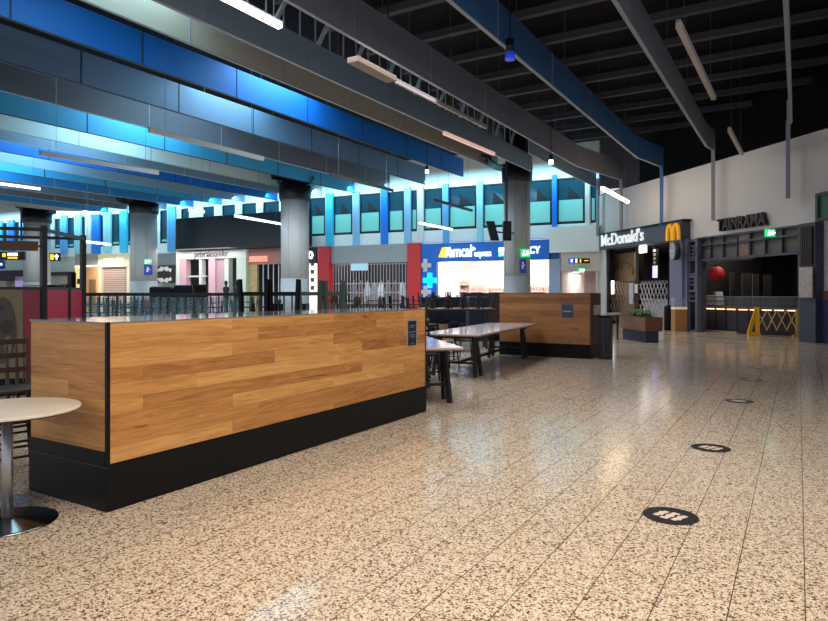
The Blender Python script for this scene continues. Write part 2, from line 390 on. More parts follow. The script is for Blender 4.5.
BG, BLU, SKYB, GR, CRM, PLB = cm('beige', (190, 176, 160)), cm('strong_blue', (0, 108, 200)), cm('sky', (66, 168, 218)), cm('mid_grey', (98, 102, 112)), cm('cream', (196, 208, 204)), cm('pale', (130, 165, 190))
TLB = cm('teal_blue', (34, 128, 190)); GB = cm('grey_blue', (104, 128, 150)); LG = cm('mid_lavender', (146, 146, 154))
def wallY(x): return 32.5+(x+8.63)*.0784
def wr_at(px, back=.35): return FR(rs(px), back, 0)
DJ = mat('dark_joint', (40, 52, 70), .6)
e = wr_at(797.5); baffle('pale lavender grey ceiling baffle farthest to the right, edge on, reaching down the white wall', [(-.2, 1.5), (-.2, 22.7), (e.x, e.y)], 6.74, .78, G1, 1.2, fin=(e.x, e.y, ZT(198, 20), 6.9))
e = wr_at(721.5); baffle('plain grey ceiling baffle crossing the dark roof left of the unlit tube lamp', [(-2.82, 1.5), (-2.82, 24.9), (e.x, e.y)], 6.74, .78, LG, .8, fin=(e.x, e.y, ZT(222, 24), 7.3))
e = wr_at(669); baffle('navy blue ceiling baffle bending to a blue fin above the golden arches', [(-5.35, 1.5), (-5.35, 25.6), (e.x, e.y)], 6.74, .8, NV, .5, fin=(e.x, e.y, ZT(226, 26.5), 7.5))
e = wr_at(628); baffle('charcoal ceiling baffle next left of the navy one, with pale joints', [(-7.84, 2.0), (-7.84, 26.1), (e.x, e.y)], 6.74, .86, G2, 2.2, step=3.2, fin=(e.x, e.y, ZT(228, 29), 7))
e = wr_at(602); baffle('short charcoal baffle starting beside the speaker column and ending at the wall corner', [(-8.75, 23.0), (-8.75, 28.8), (e.x, e.y)], 6.80, .7, SL, 2, fin=(e.x+.1, e.y, ZT(236, 32), 7.2))
baffle('slate blue ceiling baffle passing over the speaker column', [(-10.15, 2.5), (-10.15, 27.0)], 6.9, .70, SL, 2.9, step=3.3)
baffle('beige grey ceiling baffle between the slate one and the strong blue one', [(-12.8, 3), (-12.8, 29.3)], 7.62, .95, BG, 1.0, step=3.3)
baffle('strong blue ceiling baffle, the longest vivid stripe through the middle', [(-15.3, 3), (-15.3, 30.5)], 7.70, .90, BLU, 1.3, jcol=DJ)
baffle('sky blue ceiling baffle directly below the strong blue stripe', [(-17.8, 3), (-17.8, 30.8)], 7.55, .95, GB, 1.1, jcol=DJ)
baffle('mid grey ceiling baffle with a beige tube lamp hanging in front', [(-20.3, 3), (-20.3, 31)], 7.52, .95, GR, 1.8)
baffle('vivid sky blue ceiling baffle partly hidden under the mid grey one', [(-22.8, 3), (-22.8, 31)], 7.5, .95, SKYB, 1.0, jcol=DJ)
baffle('cream white ceiling baffle below the vivid sky blue one', [(-25.3, 3), (-25.3, 31)], 7.55, .95, CRM, 2.2)
baffle('thin looking pale grey blue ceiling baffle between the cream and the bright blue', [(-27.2, 4), (-27.2, 31)], 7.6, .7, GB, 1.2)
baffle('bright blue narrow looking ceiling baffle under the cream one at far left', [(-28.9, 4), (-28.9, 31)], 7.5, .9, BLU, 2.0, jcol=DJ)
baffle('pale cyan ceiling baffle below the bright blue narrow one', [(-31.6, 4), (-31.6, 30.7)], 7.57, .9, PLB, 2.9)
baffle('clear sky blue ceiling baffle third from the far left end of the hall', [(-33.6, 4), (-33.6, 30.6)], 7.52, .9, SKYB, 1.0, jcol=DJ)
baffle('teal blue ceiling baffle deep at the left over the exit signs', [(-36.2, 6), (-36.2, 30.4)], 7.5, .9, TLB, 1.0)
baffle('grey blue ceiling baffle behind the teal one at far left', [(-38.8, 6), (-38.8, 30.2)], 7.5, .9, GB, 1.0)
for x, m_, l_ in ((-41.4, GR, 'mid grey ceiling baffle low over the far left shops'), (-44.2, TLB, 'dull teal ceiling baffle, next to last toward the left end'), (-46.2, BG, 'beige ceiling baffle, the last one at the left end'), ):
    baffle(l_, [(x, 8), (x, 29.2)], 7.5, .9, m_, 2, wires=False)

# ------------------------------------------------------------------ pendant tube lamps
def pendant(label, p0, p1, dz, lit, w=.09, wires=True):
    a = W(p0[0], 640*dz/(293-p0[1]), EYE+dz); b = W(p1[0], 640*dz/(293-p1[1]), EYE+dz)
    t = thing('pendant_tube_lamp', label, 'pendant lamp', (a+b)/2)
    M = {1: LAMP_ON, 2: LAMP_COOL, 0: LAMP_OFF, 3: DARK, 4: mat('dim_pink_diffuser', (220, 190, 180), .5, emit=.5, ecol=(240, 190, 175))}[lit]
    build('diffuser', MB().bar(a, b, w, w), M, t)
    d = (b-a).normalized(); build('housing', MB().bar(a-d*.03+Vector((0, 0, .065)), b+d*.03+Vector((0, 0, .065)), w*.8, .04), GREYW if lit != 3 else DARK, t)
    for k in (.12, .88):
        p = a.lerp(b, k); build('hanging_wire', MB().bar(p+Vector((0, 0, .08)), (p.x, p.y, ROOF), .008), mat('wire_grey', (90, 92, 96), .6), t)
    return t
pendant('lit warm tube lamp cut by the top edge, beside the slate baffle', (222, -4), (280, 26), 4.6, 1)
pendant('long unlit beige tube lamp in front of the mid grey baffle', (149, 130), (263, 159), 4.6, 0, .12)
pendant('long pale tube lamp hanging in front of the bright blue baffle at left', (40, 153), (158, 173), 4.6, 0, .13)
pendant('pale tube lamp cut by the left edge of the picture', (-20, 181), (40, 189), 4.6, 2)
pendant('thin lit tube lamp above the far left clerestory windows', (57, 212.3), (99, 213), 4.3, 2, .1)
pendant('dim tube lamp left of the big black screen', (189, 210), (204, 212), 3.4, 2, .08)
pendant('lit tube lamp hanging in front of the big black screen', (235, 216), (281, 224), 3.8, 2, .09)
pendant('lit white tube lamp in front of the clerestory, over the blue shop sign', (420, 223), (452, 229.5), 3.2, 2, .09)
pendant('dark unlit tube lamp crossing the clerestory left of the speaker column', (433, 200), (472, 211), 4.2, 3)
pendant('grey unlit tube lamp above the middle column, under the blue baffles', (330, 175), (393, 191), 4.5, 3, .07)
pendant('lit warm tube lamp at the wall corner above the burger shop sign', (602, 188), (628, 202), 3.95, 1, .1)
pendant('dim pinkish lit tube lamp squeezed between slate and beige baffles', (444, 133), (494, 154), 4.9, 4, .1)
pendant('unlit beige tube lamp hanging alone under the dark roof at right', (678.7, 25), (713.7, 98), 4.6, 0, .1)
pendant('short looking unlit tube lamp close to the white wall top', (729.5, 130), (742, 154), 4.6, 0, .1)
pendant('thin unlit strip lamp along the charcoal baffle', (396, 82), (486, 128), 4.95, 0, .06)
pendant('tube lamp behind the red kiosk frame at left', (84, 241.5), (110, 244.5), 2.7, 2, .1)
# tan flat access box
p = W(373, 640*4.9/(293-70), EYE+4.9)
t = thing('junction_box', 'flat tan box fixed below the charcoal baffle', 'junction box', p)
build('box_body', MB().box(p.x-.14, p.x+.14, p.y-.75, p.y+.75, p.z-.06, p.z+.06), mat('tan_box', (150, 132, 116), .6), t, bevel=.01)
build('hanging_rod', MB().bar((p.x, p.y+.6, p.z+.06), (p.x, p.y+.6, ROOF), .03), DARK, t)
# spotlight with blue glass, and small dark spots
def spot(px, y, dz, label, m, s=1):
    d = 640*dz/(293-y); p = W(px, d, EYE+dz)
    t = thing('spotlight', label, 'spotlight', p)
    build('lamp_can', MB().cyl(p+Vector((0, 0, .1)), p+Vector((0, 0, .38*s)), .1*s, .08*s), DARK, t, smooth=True)
    build('lens', MB().cyl(p-Vector((0, 0, .06*s)), p+Vector((0, 0, .1)), .11*s, .1*s), m, t, smooth=True)
    build('hanging_rod', MB().bar(p+Vector((0, 0, .38*s)), (p.x, p.y, ROOF), .02), DARK, t)
spot(510, 57, 5.0, 'hanging spotlight with blue lens below the navy baffle', mat('blue_lens', (40, 70, 190), .2, emit=.3, ecol=(40, 70, 220)))
spot(427, 172, 5.6, 'small dark spotlight hanging below the strong blue baffle', LAMP_COOL, .8)
spot(551, 163, 4.4, 'small dark spotlight right of the speaker column', LAMP_COOL, .7)

# ------------------------------------------------------------------ columns
COLM = mat('column_grey', (168, 170, 172), .55, var=.04); COLD = mat('column_dado', (140, 146, 150), .5)
def column(px, d, r, ycol0, ycol1, wings, num):
    p = W(px, d); t = structroot('column_%d' % num, p)
    z0 = ZT(ycol1, d); z1 = ZT(ycol0, d)
    n = 32
    build('column_shaft', MB().lathe([(r, 2.3), (r, z0)], n, (p.x, p.y, 0)), COLM, t, smooth=True)
    build('column_dado', MB().lathe([(r+.015, 0), (r+.015, 2.3)], n, (p.x, p.y, 0)), COLD, t, smooth=True)
    build('column_neck', MB().lathe([(r*.9, z0), (r*.9, ROOF)], n, (p.x, p.y, 0)), BLACKV, t, smooth=True)
    build('column_collar', MB().lathe([(r+.06, z0), (r+.09, z0+.1), (r+.12, z1)], n, (p.x, p.y, 0)), mat('collar_black', (16, 18, 22), .4), t, smooth=True)
    for sgn, ln in wings:
        m = MB(); pr = []
        for k in range(9):
            a = k/8*math.pi/2; pr.append(p+Vector((0, 0, z1+.45))+Vector((C, S, 0))*sgn*(r*.8+ln*math.sin(a))-Vector((0, 0, .62))*math.cos(a))
        for k in range(8):
            m.bar(pr[k], pr[k+1], 1.1, .06, up=(0, 0, 1))
        build('curved_wing', m, mat('wing_dark', (24, 28, 34), .3), t)
    m = MB()
    for a in (-1.2, -.3, .6):
        q = Vector((math.sin(a)*C+math.cos(a)*S, math.sin(a)*S-math.cos(a)*C, 0))*(r+.004)
        m.bar(p+q+Vector((0, 0, .0)), p+q+Vector((0, 0, z0)), .012, .012)
    build('panel_seam', m, mat('seam_grey', (120, 124, 128), .6), t)
    return p
c2 = column(517, 30, .61, 165, 183, [(-1, .95)], 1)
c1 = column(295, 35.3, .77, 184, 201, [(1, .5), (-1, .3)], 2)
c3 = column(144, 42.8, .835, 203.5, 214, [(-1, 1.0)], 3)
c4 = column(37, 46.9, .88, 211, 223, [(-1, .3), (1, .8)], 4)

# speakers on column 2
for px, off, lab in ((494.5, -.42, 'black loudspeaker tilted outward on the left of the speaker column'), (506.5, 0, 'black loudspeaker hanging against the face of the speaker column')):
    d = 28.6; p = W(px, d, ZT(241, d)); t = thing('loudspeaker', lab, 'loudspeaker', p)
    rx = Vector((C, S, 0)); fw = Vector((S, -C, 0)); tl = rx*(-.22 if off else 0)
    w, h, dd = (.18, .86, .3)
    q = [p-rx*w-fw*0, p+rx*w, p+rx*w+fw*dd, p-rx*w+fw*dd]; up = Vector((0, 0, h))+tl
    build('speaker_cabinet', MB().hexa(q+[v+up for v in q]), BLACK, t, bevel=.02)
    f = [v+fw*.012 for v in (p-rx*w*.85+fw*dd, p+rx*w*.85+fw*dd)]
    build('speaker_grille', MB().hexa([f[0]-fw*.01+up*.06, f[1]-fw*.01+up*.06, f[1]+up*.06, f[0]+up*.06, f[0]-fw*.01+up*.94, f[1]-fw*.01+up*.94, f[1]+up*.94, f[0]+up*.94]), mat('speaker_cloth', (30, 30, 34), .9), t)
    m = MB().bar(p+up*.5, c2+Vector((0, 0, p.z+.43))-Vector((c2-p).normalized().to_tuple()[:2]+(0,))*.4, .06)
    build('bracket', m, DARK, t)
    if not off: build('hanging_pole', MB().bar(p+Vector((0, 0, h)), p+Vector((0, 0, ROOF-p.z-1.5)), .09), DARK, t)

def sign_box(name, label, px0, px1, y0, y1, d, m, cat='sign', depth=.12, parts=()):
    a = W(px0, d, ZT(y1, d)); w = (px1-px0)/640*d; h = (y1-y0)/640*d; rx = Vector((C, S, 0)); fw = Vector((S, -C, 0))
    cen = a+rx*w/2+Vector((0, 0, h/2))
    t = thing(name, label, cat, cen)
    q = [a-fw*depth, a+rx*w-fw*depth, a+rx*w, a]; up = Vector((0, 0, h))
    build('sign_panel', MB().hexa(q+[v+up for v in q]), m, t, bevel=.01)
    def rect(nm, u0, u1, v0, v1, mm):
        q = [a+rx*w*u0+up*v0, a+rx*w*u1+up*v0, a+rx*w*u1+up*v0+fw*.015, a+rx*w*u0+up*v0+fw*.015]
        return build(nm, MB().hexa(q+[v+up*(v1-v0) for v in q]), mm, t)
    return t, rect, a, rx, up, w, h, fw
YEL = mat('sign_yellow', (250, 215, 40), .5, emit=.8, ecol=(250, 210, 30))
BSIGN = mat('sign_blue', (36, 56, 140), .5, emit=.15, ecol=(30, 60, 180))
def man(rect, u, m):     # small running-man picture
    rect('picture', u, u+.1, .62, .8, m); rect('picture', u-.04, u+.12, .32, .6, m); rect('picture', u-.1, u, .15, .34, m); rect('picture', u+.1, u+.2, .15, .34, m)
def exit_sign(label, px0, px1, y0, y1, d):
    t, rect, *_ = sign_box('exit_sign', label, px0, px1, y0, y1, d, GREEN_E)
    man(rect, .25, WHITE_E); rect('picture', .55, .8, .25, .75, WHITE_E); rect('arrow', .86, .95, .42, .58, WHITE_E)
    return t
exit_sign('green exit sign on the right side of the speaker column', 521, 530.5, 249, 257, 29.1)
exit_sign('green exit sign half hidden left of the speaker column', 498.5, 504, 251.5, 256.5, 31.5)
exit_sign('small green exit sign on the column left of the black screen', 144, 151, 259, 264, 41.8)
exit_sign('green exit sign hanging over the noodle shop opening', 766.5, 775.5, 229, 236.5, 20.4)
exit_sign('green exit sign over the toilet corridor', 578.5, 585, 268.2, 272, 31.9)
for lab, px0, px1, y0, y1, d in (('tall blue toilet sign fixed on the speaker column', 520, 526, 259, 273, 29.2), ('square blue direction sign on the column left of the black screen', 144, 152, 265, 275, 41.8)):
    t, rect, *_ = sign_box('direction_sign', lab, px0, px1, y0, y1, d, BSIGN)
    rect('picture', .35, .6, .62, .8, WHITE); rect('picture', .3, .55, .3, .58, WHITE); rect('picture', .58, .8, .5, .6, WHITE)
t, rect, *_ = sign_box('toilet_sign', 'blue and black toilet symbols sign over the corridor at the wall corner', 569, 590, 258.3, 263.3, 32.0, mat('sign_black', (12, 12, 12), .5))
rect('blue_field', 0.01, .24, .04, .96, mat('lit_blue', (30, 80, 230), .5, emit=1.2, ecol=(30, 80, 240))); rect('picture', .09, .16, .25, .8, WHITE_E)
rect('picture', .31, .38, .15, .85, WHITE_E); rect('picture', .51, .58, .15, .85, YEL); rect('arrow', .72, .93, .45, .6, YEL)
t, rect, *_ = sign_box('terminal_sign', 'black hanging sign with yellow symbol and lettering at the left edge', -3, 24, 251.5, 260, 24, mat('sign_black', (12, 12, 12), .5))
rect('picture', .2, .33, .35, .8, YEL); rect('lettering', .4, .76, .5, .82, WHITE_E); rect('lettering', .4, .76, .14, .36, YEL)
t, rect, *_ = sign_box('terminal_sign', 'small black hanging sign with yellow square, between kiosk posts', 49.5, 59.3, 253, 261, 24, mat('sign_black', (12, 12, 12), .5))
rect('picture', .08, .45, .15, .85, YEL); rect('arrow', .68, .78, .15, .85, WHITE_E); rect('arrow', .56, .9, .5, .68, WHITE_E)
t, rect, *_ = sign_box('direction_sign', 'blue sign with white arrow at the left edge below the black sign', -6, 3.5, 259.5, 269, 22, mat('deep_sign_blue', (20, 60, 140), .5))
rect('arrow', .6, .85, .4, .6, WHITE_E)

# ------------------------------------------------------------------ shops on the back wall
def sx(px, o=0): return bs(px, o)
def bbox(px0, px1, o0, o1, z0, z1, mb=None): return (mb or MB()).fbox(FB, sx(px1, o1), sx(px0, o1), o0, o1, z0, z1)
def bthing(name, label, cat, px, z=0, o=.1): return thing(name, label, cat, FB(sx(px), o, z))
# pharmacy ----------------------------------------------------------
t = bthing('pharmacy_shopfront', 'blue pharmacy shopfront with white lettering and bright white interior', 'shopfront', 490)
zf1, zf0 = bz(421, 244.5), bz(439, 262)
build('fascia', bbox(421, 549, .002, .25, zf0, zf1), BLUE, t)
build('side_pillar', bbox(421, 436.5, .002, .22, 0, zf0), BLUE, t)
build('end_pillar', bbox(549, 560, .002, .2, 0, zf0), mat('pillar_grey_blue', (150, 170, 200), .6), t)
build('return_fascia', bbox(549.3, 561, .002, .12, zf0-.1, 4.36), mat('fascia_shade_blue', (30, 80, 150), .5), t)
build('lettering', MB(), WHITE_E, t)
def btext(nm, s, px0, px1, y0, y1, m, par, o=.28, **k):
    px = (px0+px1)/2; a, b = sx(px0, o), sx(px1, o); z = (bz(px, y0)+bz(px, y1))/2; h = bz(px, y0)-bz(px, y1)
    return text(nm, s, h*1.35, FB((a+b)/2, o, z), br_, bup, m, par, width=a-b, **k)
bpy.data.objects.remove([o for o in t.children if o.name.startswith('lettering')][0])
LET = mat('glowing_letters', (255, 255, 255), .5, emit=3.2, ecol=(255, 255, 255))
btext('lettering', 'amcal', 449, 471.5, 246, 258, LET, t, font_bold=.006)
btext('lettering', '+', 471, 475.5, 247, 252, LET, t, font_bold=.006)
btext('lettering', 'express', 474.5, 491, 250.5, 257, LET, t)
btext('lettering', 'PHARMACY', 499, 540, 247.5, 254.5, LET, t, font_bold=.005)
z0, z1 = bz(440, 257.5), bz(440, 248)
for k, m_ in enumerate((mat('logo_orange', (250, 170, 30), .5, emit=1.6, ecol=(250, 160, 20)), mat('logo_yellow', (255, 215, 60), .5, emit=2, ecol=(255, 210, 50)), LET)):
    a = sx(438.6+k*2.9, .28); 
    build('logo_stripe', MB().poly([FB(a, .26, z0), FB(a-.14, .26, z0), FB(a-.36, .26, z1), FB(a-.22, .26, z1)], bn*.03), m_, t)
def cross(px, y, w, m, o=.22):
    s0 = sx(px, o); z = bz(px, y)
    return MB().fbox(FB, s0-w/2, s0+w/2, o, o+.05, z-w/6, z+w/6).fbox(FB, s0-w/6, s0+w/6, o, o+.05, z-w/2, z+w/2)
build('white_cross', cross(425.6, 265.5, .72, None), mat('cross_grey', (205, 205, 205), .5), t)
build('white_cross', cross(425.6, 292, .72, None), mat('cross_grey', (205, 205, 205), .5), t)
build('cyan_cross', cross(430, 280.5, .85, None, .23), mat('cross_cyan', (10, 190, 255), .5, emit=1.8, ecol=(0, 180, 255)), t)
# pharmacy interior
a, b = sx(549), sx(436.5)
SHW = mat('shop_white', (245, 240, 238), .6)
struct('wall_pharmacy_interior', MB().fbox(FB, a, b, -5.2, -5, 0, 4).fbox(FB, a-.1, a, -5, 0, 0, 4).fbox(FB, b, b+.1, -5, 0, 0, 4).fbox(FB, a, b, -5, 0, 3.9, 4), SHW)
def blight(name, px0, px1, o, z, power, col, sy=2.0, down=True, vis=True):
    l = bpy.data.lights.new(name, 'AREA'); l.shape = 'RECTANGLE'; l.size = abs(sx(px0)-sx(px1)); l.size_y = sy; l.energy = power; l.color = col
    ob = bpy.data.objects.new(name, l); COL.objects.link(ob); ob.location = FB((sx(px0)+sx(px1))/2, o, z); ob.rotation_euler = (0, 0, math.atan2(be.y, be.x)); return ob
blight('pharmacy_downlight', 436, 549, -2.2, 3.8, 280, (1, .96, .93), 3.5)
for k, (px, w, z1_, o) in enumerate(((452, .9, 1.9, -3.4), (463, 1.0, 1.9, -3.6), (478, .9, 1.6, -3.2), (539, 1.0, 1.5, -3.3), (500, 1.4, 1.4, -3.8))):
    s0 = sx(px, o)
    tt = thing('pharmacy_shelf', ['white shelf unit of small packs at the left of the pharmacy', 'tall white shelf with pink packs near the pharmacy middle', 'beige shelf by the dark till in the pharmacy', 'low shelf of packs right of the speaker column', 'wide low shelf of packs left of the speaker column'][k], 'shelf', FB(s0, o, 0))
    build('shelf_frame', MB().fbox(FB, s0-w/2, s0+w/2, o-.3, o-.25, 0, z1_+.4).fbox(FB, s0-w/2, s0-w/2+.04, o-.25, o+.2, 0, z1_+.4).fbox(FB, s0+w/2-.04, s0+w/2, o-.25, o+.2, 0, z1_+.4), mat('shelf_cream', (224, 196, 176), .6), tt)
    z = .3; j = 0
    while z < z1_+.3:
        build('shelf_board', MB().fbox(FB, s0-w/2, s0+w/2, o-.25, o+.2, z, z+.03), SHW, tt)
        m = MB(); q = s0-w/2+.06
        while q < s0+w/2-.16:
            hh = random.uniform(.12, .24); m.fbox(FB, q, q+.1, o-.1, o+.15, z+.03, z+.03+hh); q += random.uniform(.12, .16)
        oo = build('packs', m, mat('packs_%d' % (j % 3), [(214, 176, 166), (200, 180, 166), (176, 170, 182)][j % 3], .6), tt); oo['kind'] = 'stuff'
        z += .42; j += 1
tt = bthing('display_poster', 'tan poster hanging inside the pharmacy', 'poster', 467, 2.9, -3.2); build('poster_sheet', bbox(463, 469.5, -3.2, -3.15, 2.9, 3.8), mat('poster_tan', (215, 180, 150), .6), tt)

# corridor beside the pharmacy ------------------------------------
CW = mat('corridor_wall', (214, 208, 206), .6)
a, b = sx(598.5), sx(560)
zc = bz(580, 271)
struct('wall_corridor', MB().fbox(FB, a-.2, b, 0.0, .12, zc, 4.366).fbox(FB, a, a+.12, -6, 0, 0, zc+.1).fbox(FB, b-.1, b, -6, 0, 0, zc+.1).fbox(FB, a, b, -6, 0, zc, zc+.1).fbox(FB, a, b, -6.2, -6, 0, zc+.1), CW)
struct('wall_bulkhead', bbox(549.3, 599, .002, .35, bz(575, 252.5), 4.9), mat('wall_pale', (232, 240, 240), .6))
tt = bthing('toilet_door_panel', 'pale blue door panel with a tall blue figure in the corridor', 'door', 575, 0, -5.5)
build('door_leaf', MB().fbox(FB, sx(579, -5.6), sx(570, -5.6), -5.9, -5.8, 0, 3), mat('pale_blue_door', (190, 205, 235), .5), tt)
s0 = sx(575, -5.6); build('figure_symbol', MB().fbox(FB, s0-.13, s0+.13, -5.8, -5.76, .6, 2.1).fbox(FB, s0-.1, s0+.1, -5.8, -5.76, 2.2, 2.45).fbox(FB, s0-.3, s0+.3, -5.8, -5.76, 1.7, 1.95), mat('figure_blue', (90, 130, 215), .5), tt)
m = MB()
for px in (589, 592.5, 596):
    m.fbox(FB, sx(px, -1), sx(px, -1)+.22, -1.2, -.9, 0, zc)
tt = bthing('corridor_pillar_screen', 'row of dark and pale slim posts at the right of the toilet corridor', 'screen', 593, 0, -1); build('posts', m, mat('post_rose', (214, 180, 176), .6), tt)
blight('corridor_downlight', 563, 597, -3, zc-.05, 60, (1, .85, .82), 3)
for k, px in enumerate((566, 576, 588, 597)):
    p = FB(sx(px, -2), -2, zc-.02)
    tag(build('downlight', MB().cyl(p, p+Vector((0, 0, .03)), .16), LAMP_ON, origin=p), 'round warm downlight in the corridor ceiling, ' + ['first from the pharmacy', 'second from the pharmacy', 'second from the burger shop', 'nearest the burger shop'][k], 'downlight', 'corridor downlights')

# grille shop -----------------------------------------------------
t = bthing('grille_shopfront', 'closed shopfront with grey fascia and bar grille between red pillars', 'shopfront', 370)
build('fascia', bbox(329, 407, .002, .2, bz(370, 263), 4.36), mat('fascia_grey', (150, 156, 158), .6), t)
build('red_pillar', bbox(407, 420.5, .002, .35, 0, 4.36), RED, t)
build('red_pillar', bbox(318, 329, .002, .45, 0, 4.36), RED, t)
ztop = bz(370, 263)
m = MB(); s0, s1 = sx(406.5), sx(332)
q = s0+.05
while q < s1:
    m.fbox(FB, q, q+.035, -.05, 0, 0, ztop); q += .21
for z in (ztop*.25, ztop*.62, ztop-.1, 1.5): m.fbox(FB, s0, s1, -.06, .01, z, z+.05)
build('bar_grille', m, mat('grille_silver', (190, 186, 184), .4, .5), t)
build('hanging_banner', bbox(351, 367.5, .02, .06, bz(360, 270.5), bz(360, 261.5)), mat('banner_ice', (175, 215, 235), .5, emit=.3, ecol=(170, 215, 240)), t)
struct('wall_grille_shop_interior', MB().fbox(FB, s0, s1, -3.2, -3, 0, 4.3).fbox(FB, s0-.2, s0, -3, 0, 0, 4.3).fbox(FB, s1, s1+.2, -3, 0, 0, 4.3).fbox(FB, s0, s1, -3, 0, 4.2, 4.3), mat('dark_interior', (44, 38, 44), .7))
labs = ['dark', 'pale', 'rose', 'grey', 'white', 'black']
for k in range(9):
    s = s0+.6+k*(s1-s0-1.2)/8.; cc = [(150, 150, 160), (200, 200, 210), (110, 84, 90), (120, 116, 126), (225, 225, 230)][k % 5]
    tt = thing('clothes_stand', 'clothing stand behind the bar grille, ' + ['first', 'second', 'third', 'fourth', 'fifth', 'sixth', 'seventh', 'eighth', 'ninth'][k] + ' from the right red pillar', 'clothes stand', FB(s, -1.6, 0))
    build('stand_pole', MB().cyl(FB(s, -1.6, 0), FB(s, -1.6, 2.3), .03), STEEL, tt)
    build('garment', MB().poly([FB(s-.2, -1.65, .9), FB(s+.2, -1.65, .9), FB(s+.24, -1.65, 1.6), FB(s+.1, -1.65, 2.15), FB(s-.1, -1.65, 2.15), FB(s-.24, -1.65, 1.6)], bn*.14), mat('garment_%d' % (k % 5), cc, .8), tt, bevel=.02)
blight('grille_shop_light', 335, 405, -1.0, 4.1, 110, (.9, .93, 1), 1)
# corner sign with O and bright slot -------------------------------
t = bthing('lit_shopfront', 'narrow lit shopfront with a white O on a dark sign right of the middle column', 'shopfront', 311)
build('sign_board', bbox(300, 316, .002, .2, bz(310, 263.5), 4.36), mat('plum_dark', (44, 38, 52), .5), t)
btext('lettering', 'O', 308.2, 313, 252, 259.5, LET, t, o=.22, font_bold=.02)
build('lit_panel', bbox(300, 316.5, .002, .1, 0, bz(310, 263.5)), mat('lit_display', (230, 226, 218), .6, emit=.9, ecol=(250, 240, 225), var=.5, scale=3), t)
m = MB()
for k in range(4): m.fbox(FB, sx(314, .12), sx(311, .12), .1, .16, 1.7+k*.5, 1.95+k*.5)
build('display_goods', m, mat('goods_brown', (120, 70, 60), .6), t)

# big screen -------------------------------------------------------
t = bthing('advertising_screen', 'huge black switched-off screen on the back wall', 'screen', 230, 4.6, 1)
P0, P1 = sx(281.5, 1.0), sx(175.5, 1.0); sz0, sz1 = bz(228, 250), bz(228, 217.5)
build('screen_panel', MB().fbox(FB, P0-2, P1, .75, 1.0, sz0, sz1), mat('screen_black', (38, 42, 44), .2), t, bevel=.02)
build('screen_frame', MB().fbox(FB, P0-2.05, P1+.05, .6, .8, sz0-.05, sz1+.05), DARK, t)

# pyjama shop ------------------------------------------------------
t = bthing('pyjama_shopfront', 'white shopfront with pink panels and thin lettering below the black screen', 'shopfront', 210)
zt = bz(210, 250.5); zb = bz(210, 259)
build('fascia', bbox(176, 246, .002, .5, zb, zt), mat('shop_ivory', (232, 234, 226), .6), t)
build('side_frame', bbox(176, 179, .002, .5, 0, zb), mat('shop_ivory', (232, 234, 226), .6), t)
build('side_frame', bbox(236.5, 246, .002, .5, 0, zb), mat('shop_mint', (214, 226, 212), .6), t)
build('side_frame', bbox(224.5, 228.5, .002, .4, 0, zb), mat('shop_mint', (214, 226, 212), .6), t)
PK = mat('shop_pink', (226, 180, 190), .6)
build('pink_panel', bbox(179, 186, .002, .45, 0, zb), PK, t)
build('pink_panel', bbox(208.5, 215, .002, .45, 0, zb), PK, t)
build('pink_panel', bbox(215, 224.5, .002, .3, 0, zb), mat('shop_dusty_pink', (200, 160, 168), .6), t)
build('window_mullion', bbox(199, 201.5, .002, .4, 0, zb).fbox(FB, sx(208.5), sx(186), .1, .3, 2.6, 2.7), WHITE, t)
btext('lettering', 'peteralexander', 194.5, 228, 251.2, 258, mat('thin_rose_letters', (120, 92, 96), .6), t, o=.53)
struct('wall_pyjama_interior', MB().fbox(FB, sx(256, -3), sx(168, -3), -3, -2.8, 0, zt), mat('pyjama_inside', (84, 90, 92), .6, var=.4, scale=2))
blight('pyjama_shop_light', 180, 240, 1.6, 4.5, 110, (1, .97, .95), 1.2)
def mannequin(px, o, label, m):
    s = sx(px, o); p = FB(s, o, 0); t = thing('mannequin', label, 'mannequin', p)
    build('mannequin_body', MB().lathe([(.16, 1.0), (.2, 1.2), (.15, 1.45), (.21, 1.75), (.2, 1.85), (.07, 1.95), (.06, 2.0), (.09, 2.06), (.11, 2.16), (.08, 2.28), (.01, 2.31)], 14, p), m, t, smooth=True)
    for sg in (-1, 1): build('mannequin_leg', MB().cyl(p+be*.09*sg+Vector((0, 0, .05)), p+be*.09*sg+Vector((0, 0, 1.05)), .055, .09), m, t, smooth=True)
    build('base_plate', MB().cyl(p, p+Vector((0, 0, .05)), .25), STEEL, t)
mannequin(226, 1.2, 'dark mannequin standing in the pyjama shop doorway', mat('dark_cloth', (30, 30, 36), .8))
mannequin(236.5, 1.5, 'black dressed mannequin in front of the mint side frame', mat('dark_cloth', (30, 30, 36), .8))
mannequin(231, -.6, 'pale mannequin deep inside the pyjama shop', WHITE)

# rose gold shop ----------------------------------------------------
t = bthing('rose_shopfront', 'rose coloured shopfront with half-open grille left of the middle column', 'shopfront', 264)
zr = bz(264, 264.5)
build('fascia', bbox(247, 300, .002, .25, zr, 4.36), mat('rose_fascia', (176, 120, 112), .5, var=.15, scale=1), t)
build('lit_sign', bbox(249, 267, .25, .35, bz(258, 262), bz(258, 256.5)), mat('rose_lit', (230, 150, 130), .5, emit=.6, ecol=(240, 140, 110), var=.5, scale=3), t)
build('gold_panel', bbox(247, 257, .002, .2, 0, zr), mat('gold_pattern', (200, 170, 120), .5, var=.5, scale=9), t)
m = MB(); q0, q1 = sx(300), sx(258.5)
q = q0
while q < q1: m.fbox(FB, q, q+.05, -.05, 0, 0, zr); q += .42
build('bar_grille', m, WHITE, t)
struct('wall_rose_interior', MB().fbox(FB, q0-1, sx(252, -2), -2, -1.8, 0, zr+.2), mat('rose_inside', (40, 44, 56), .6, var=.6, scale=3))

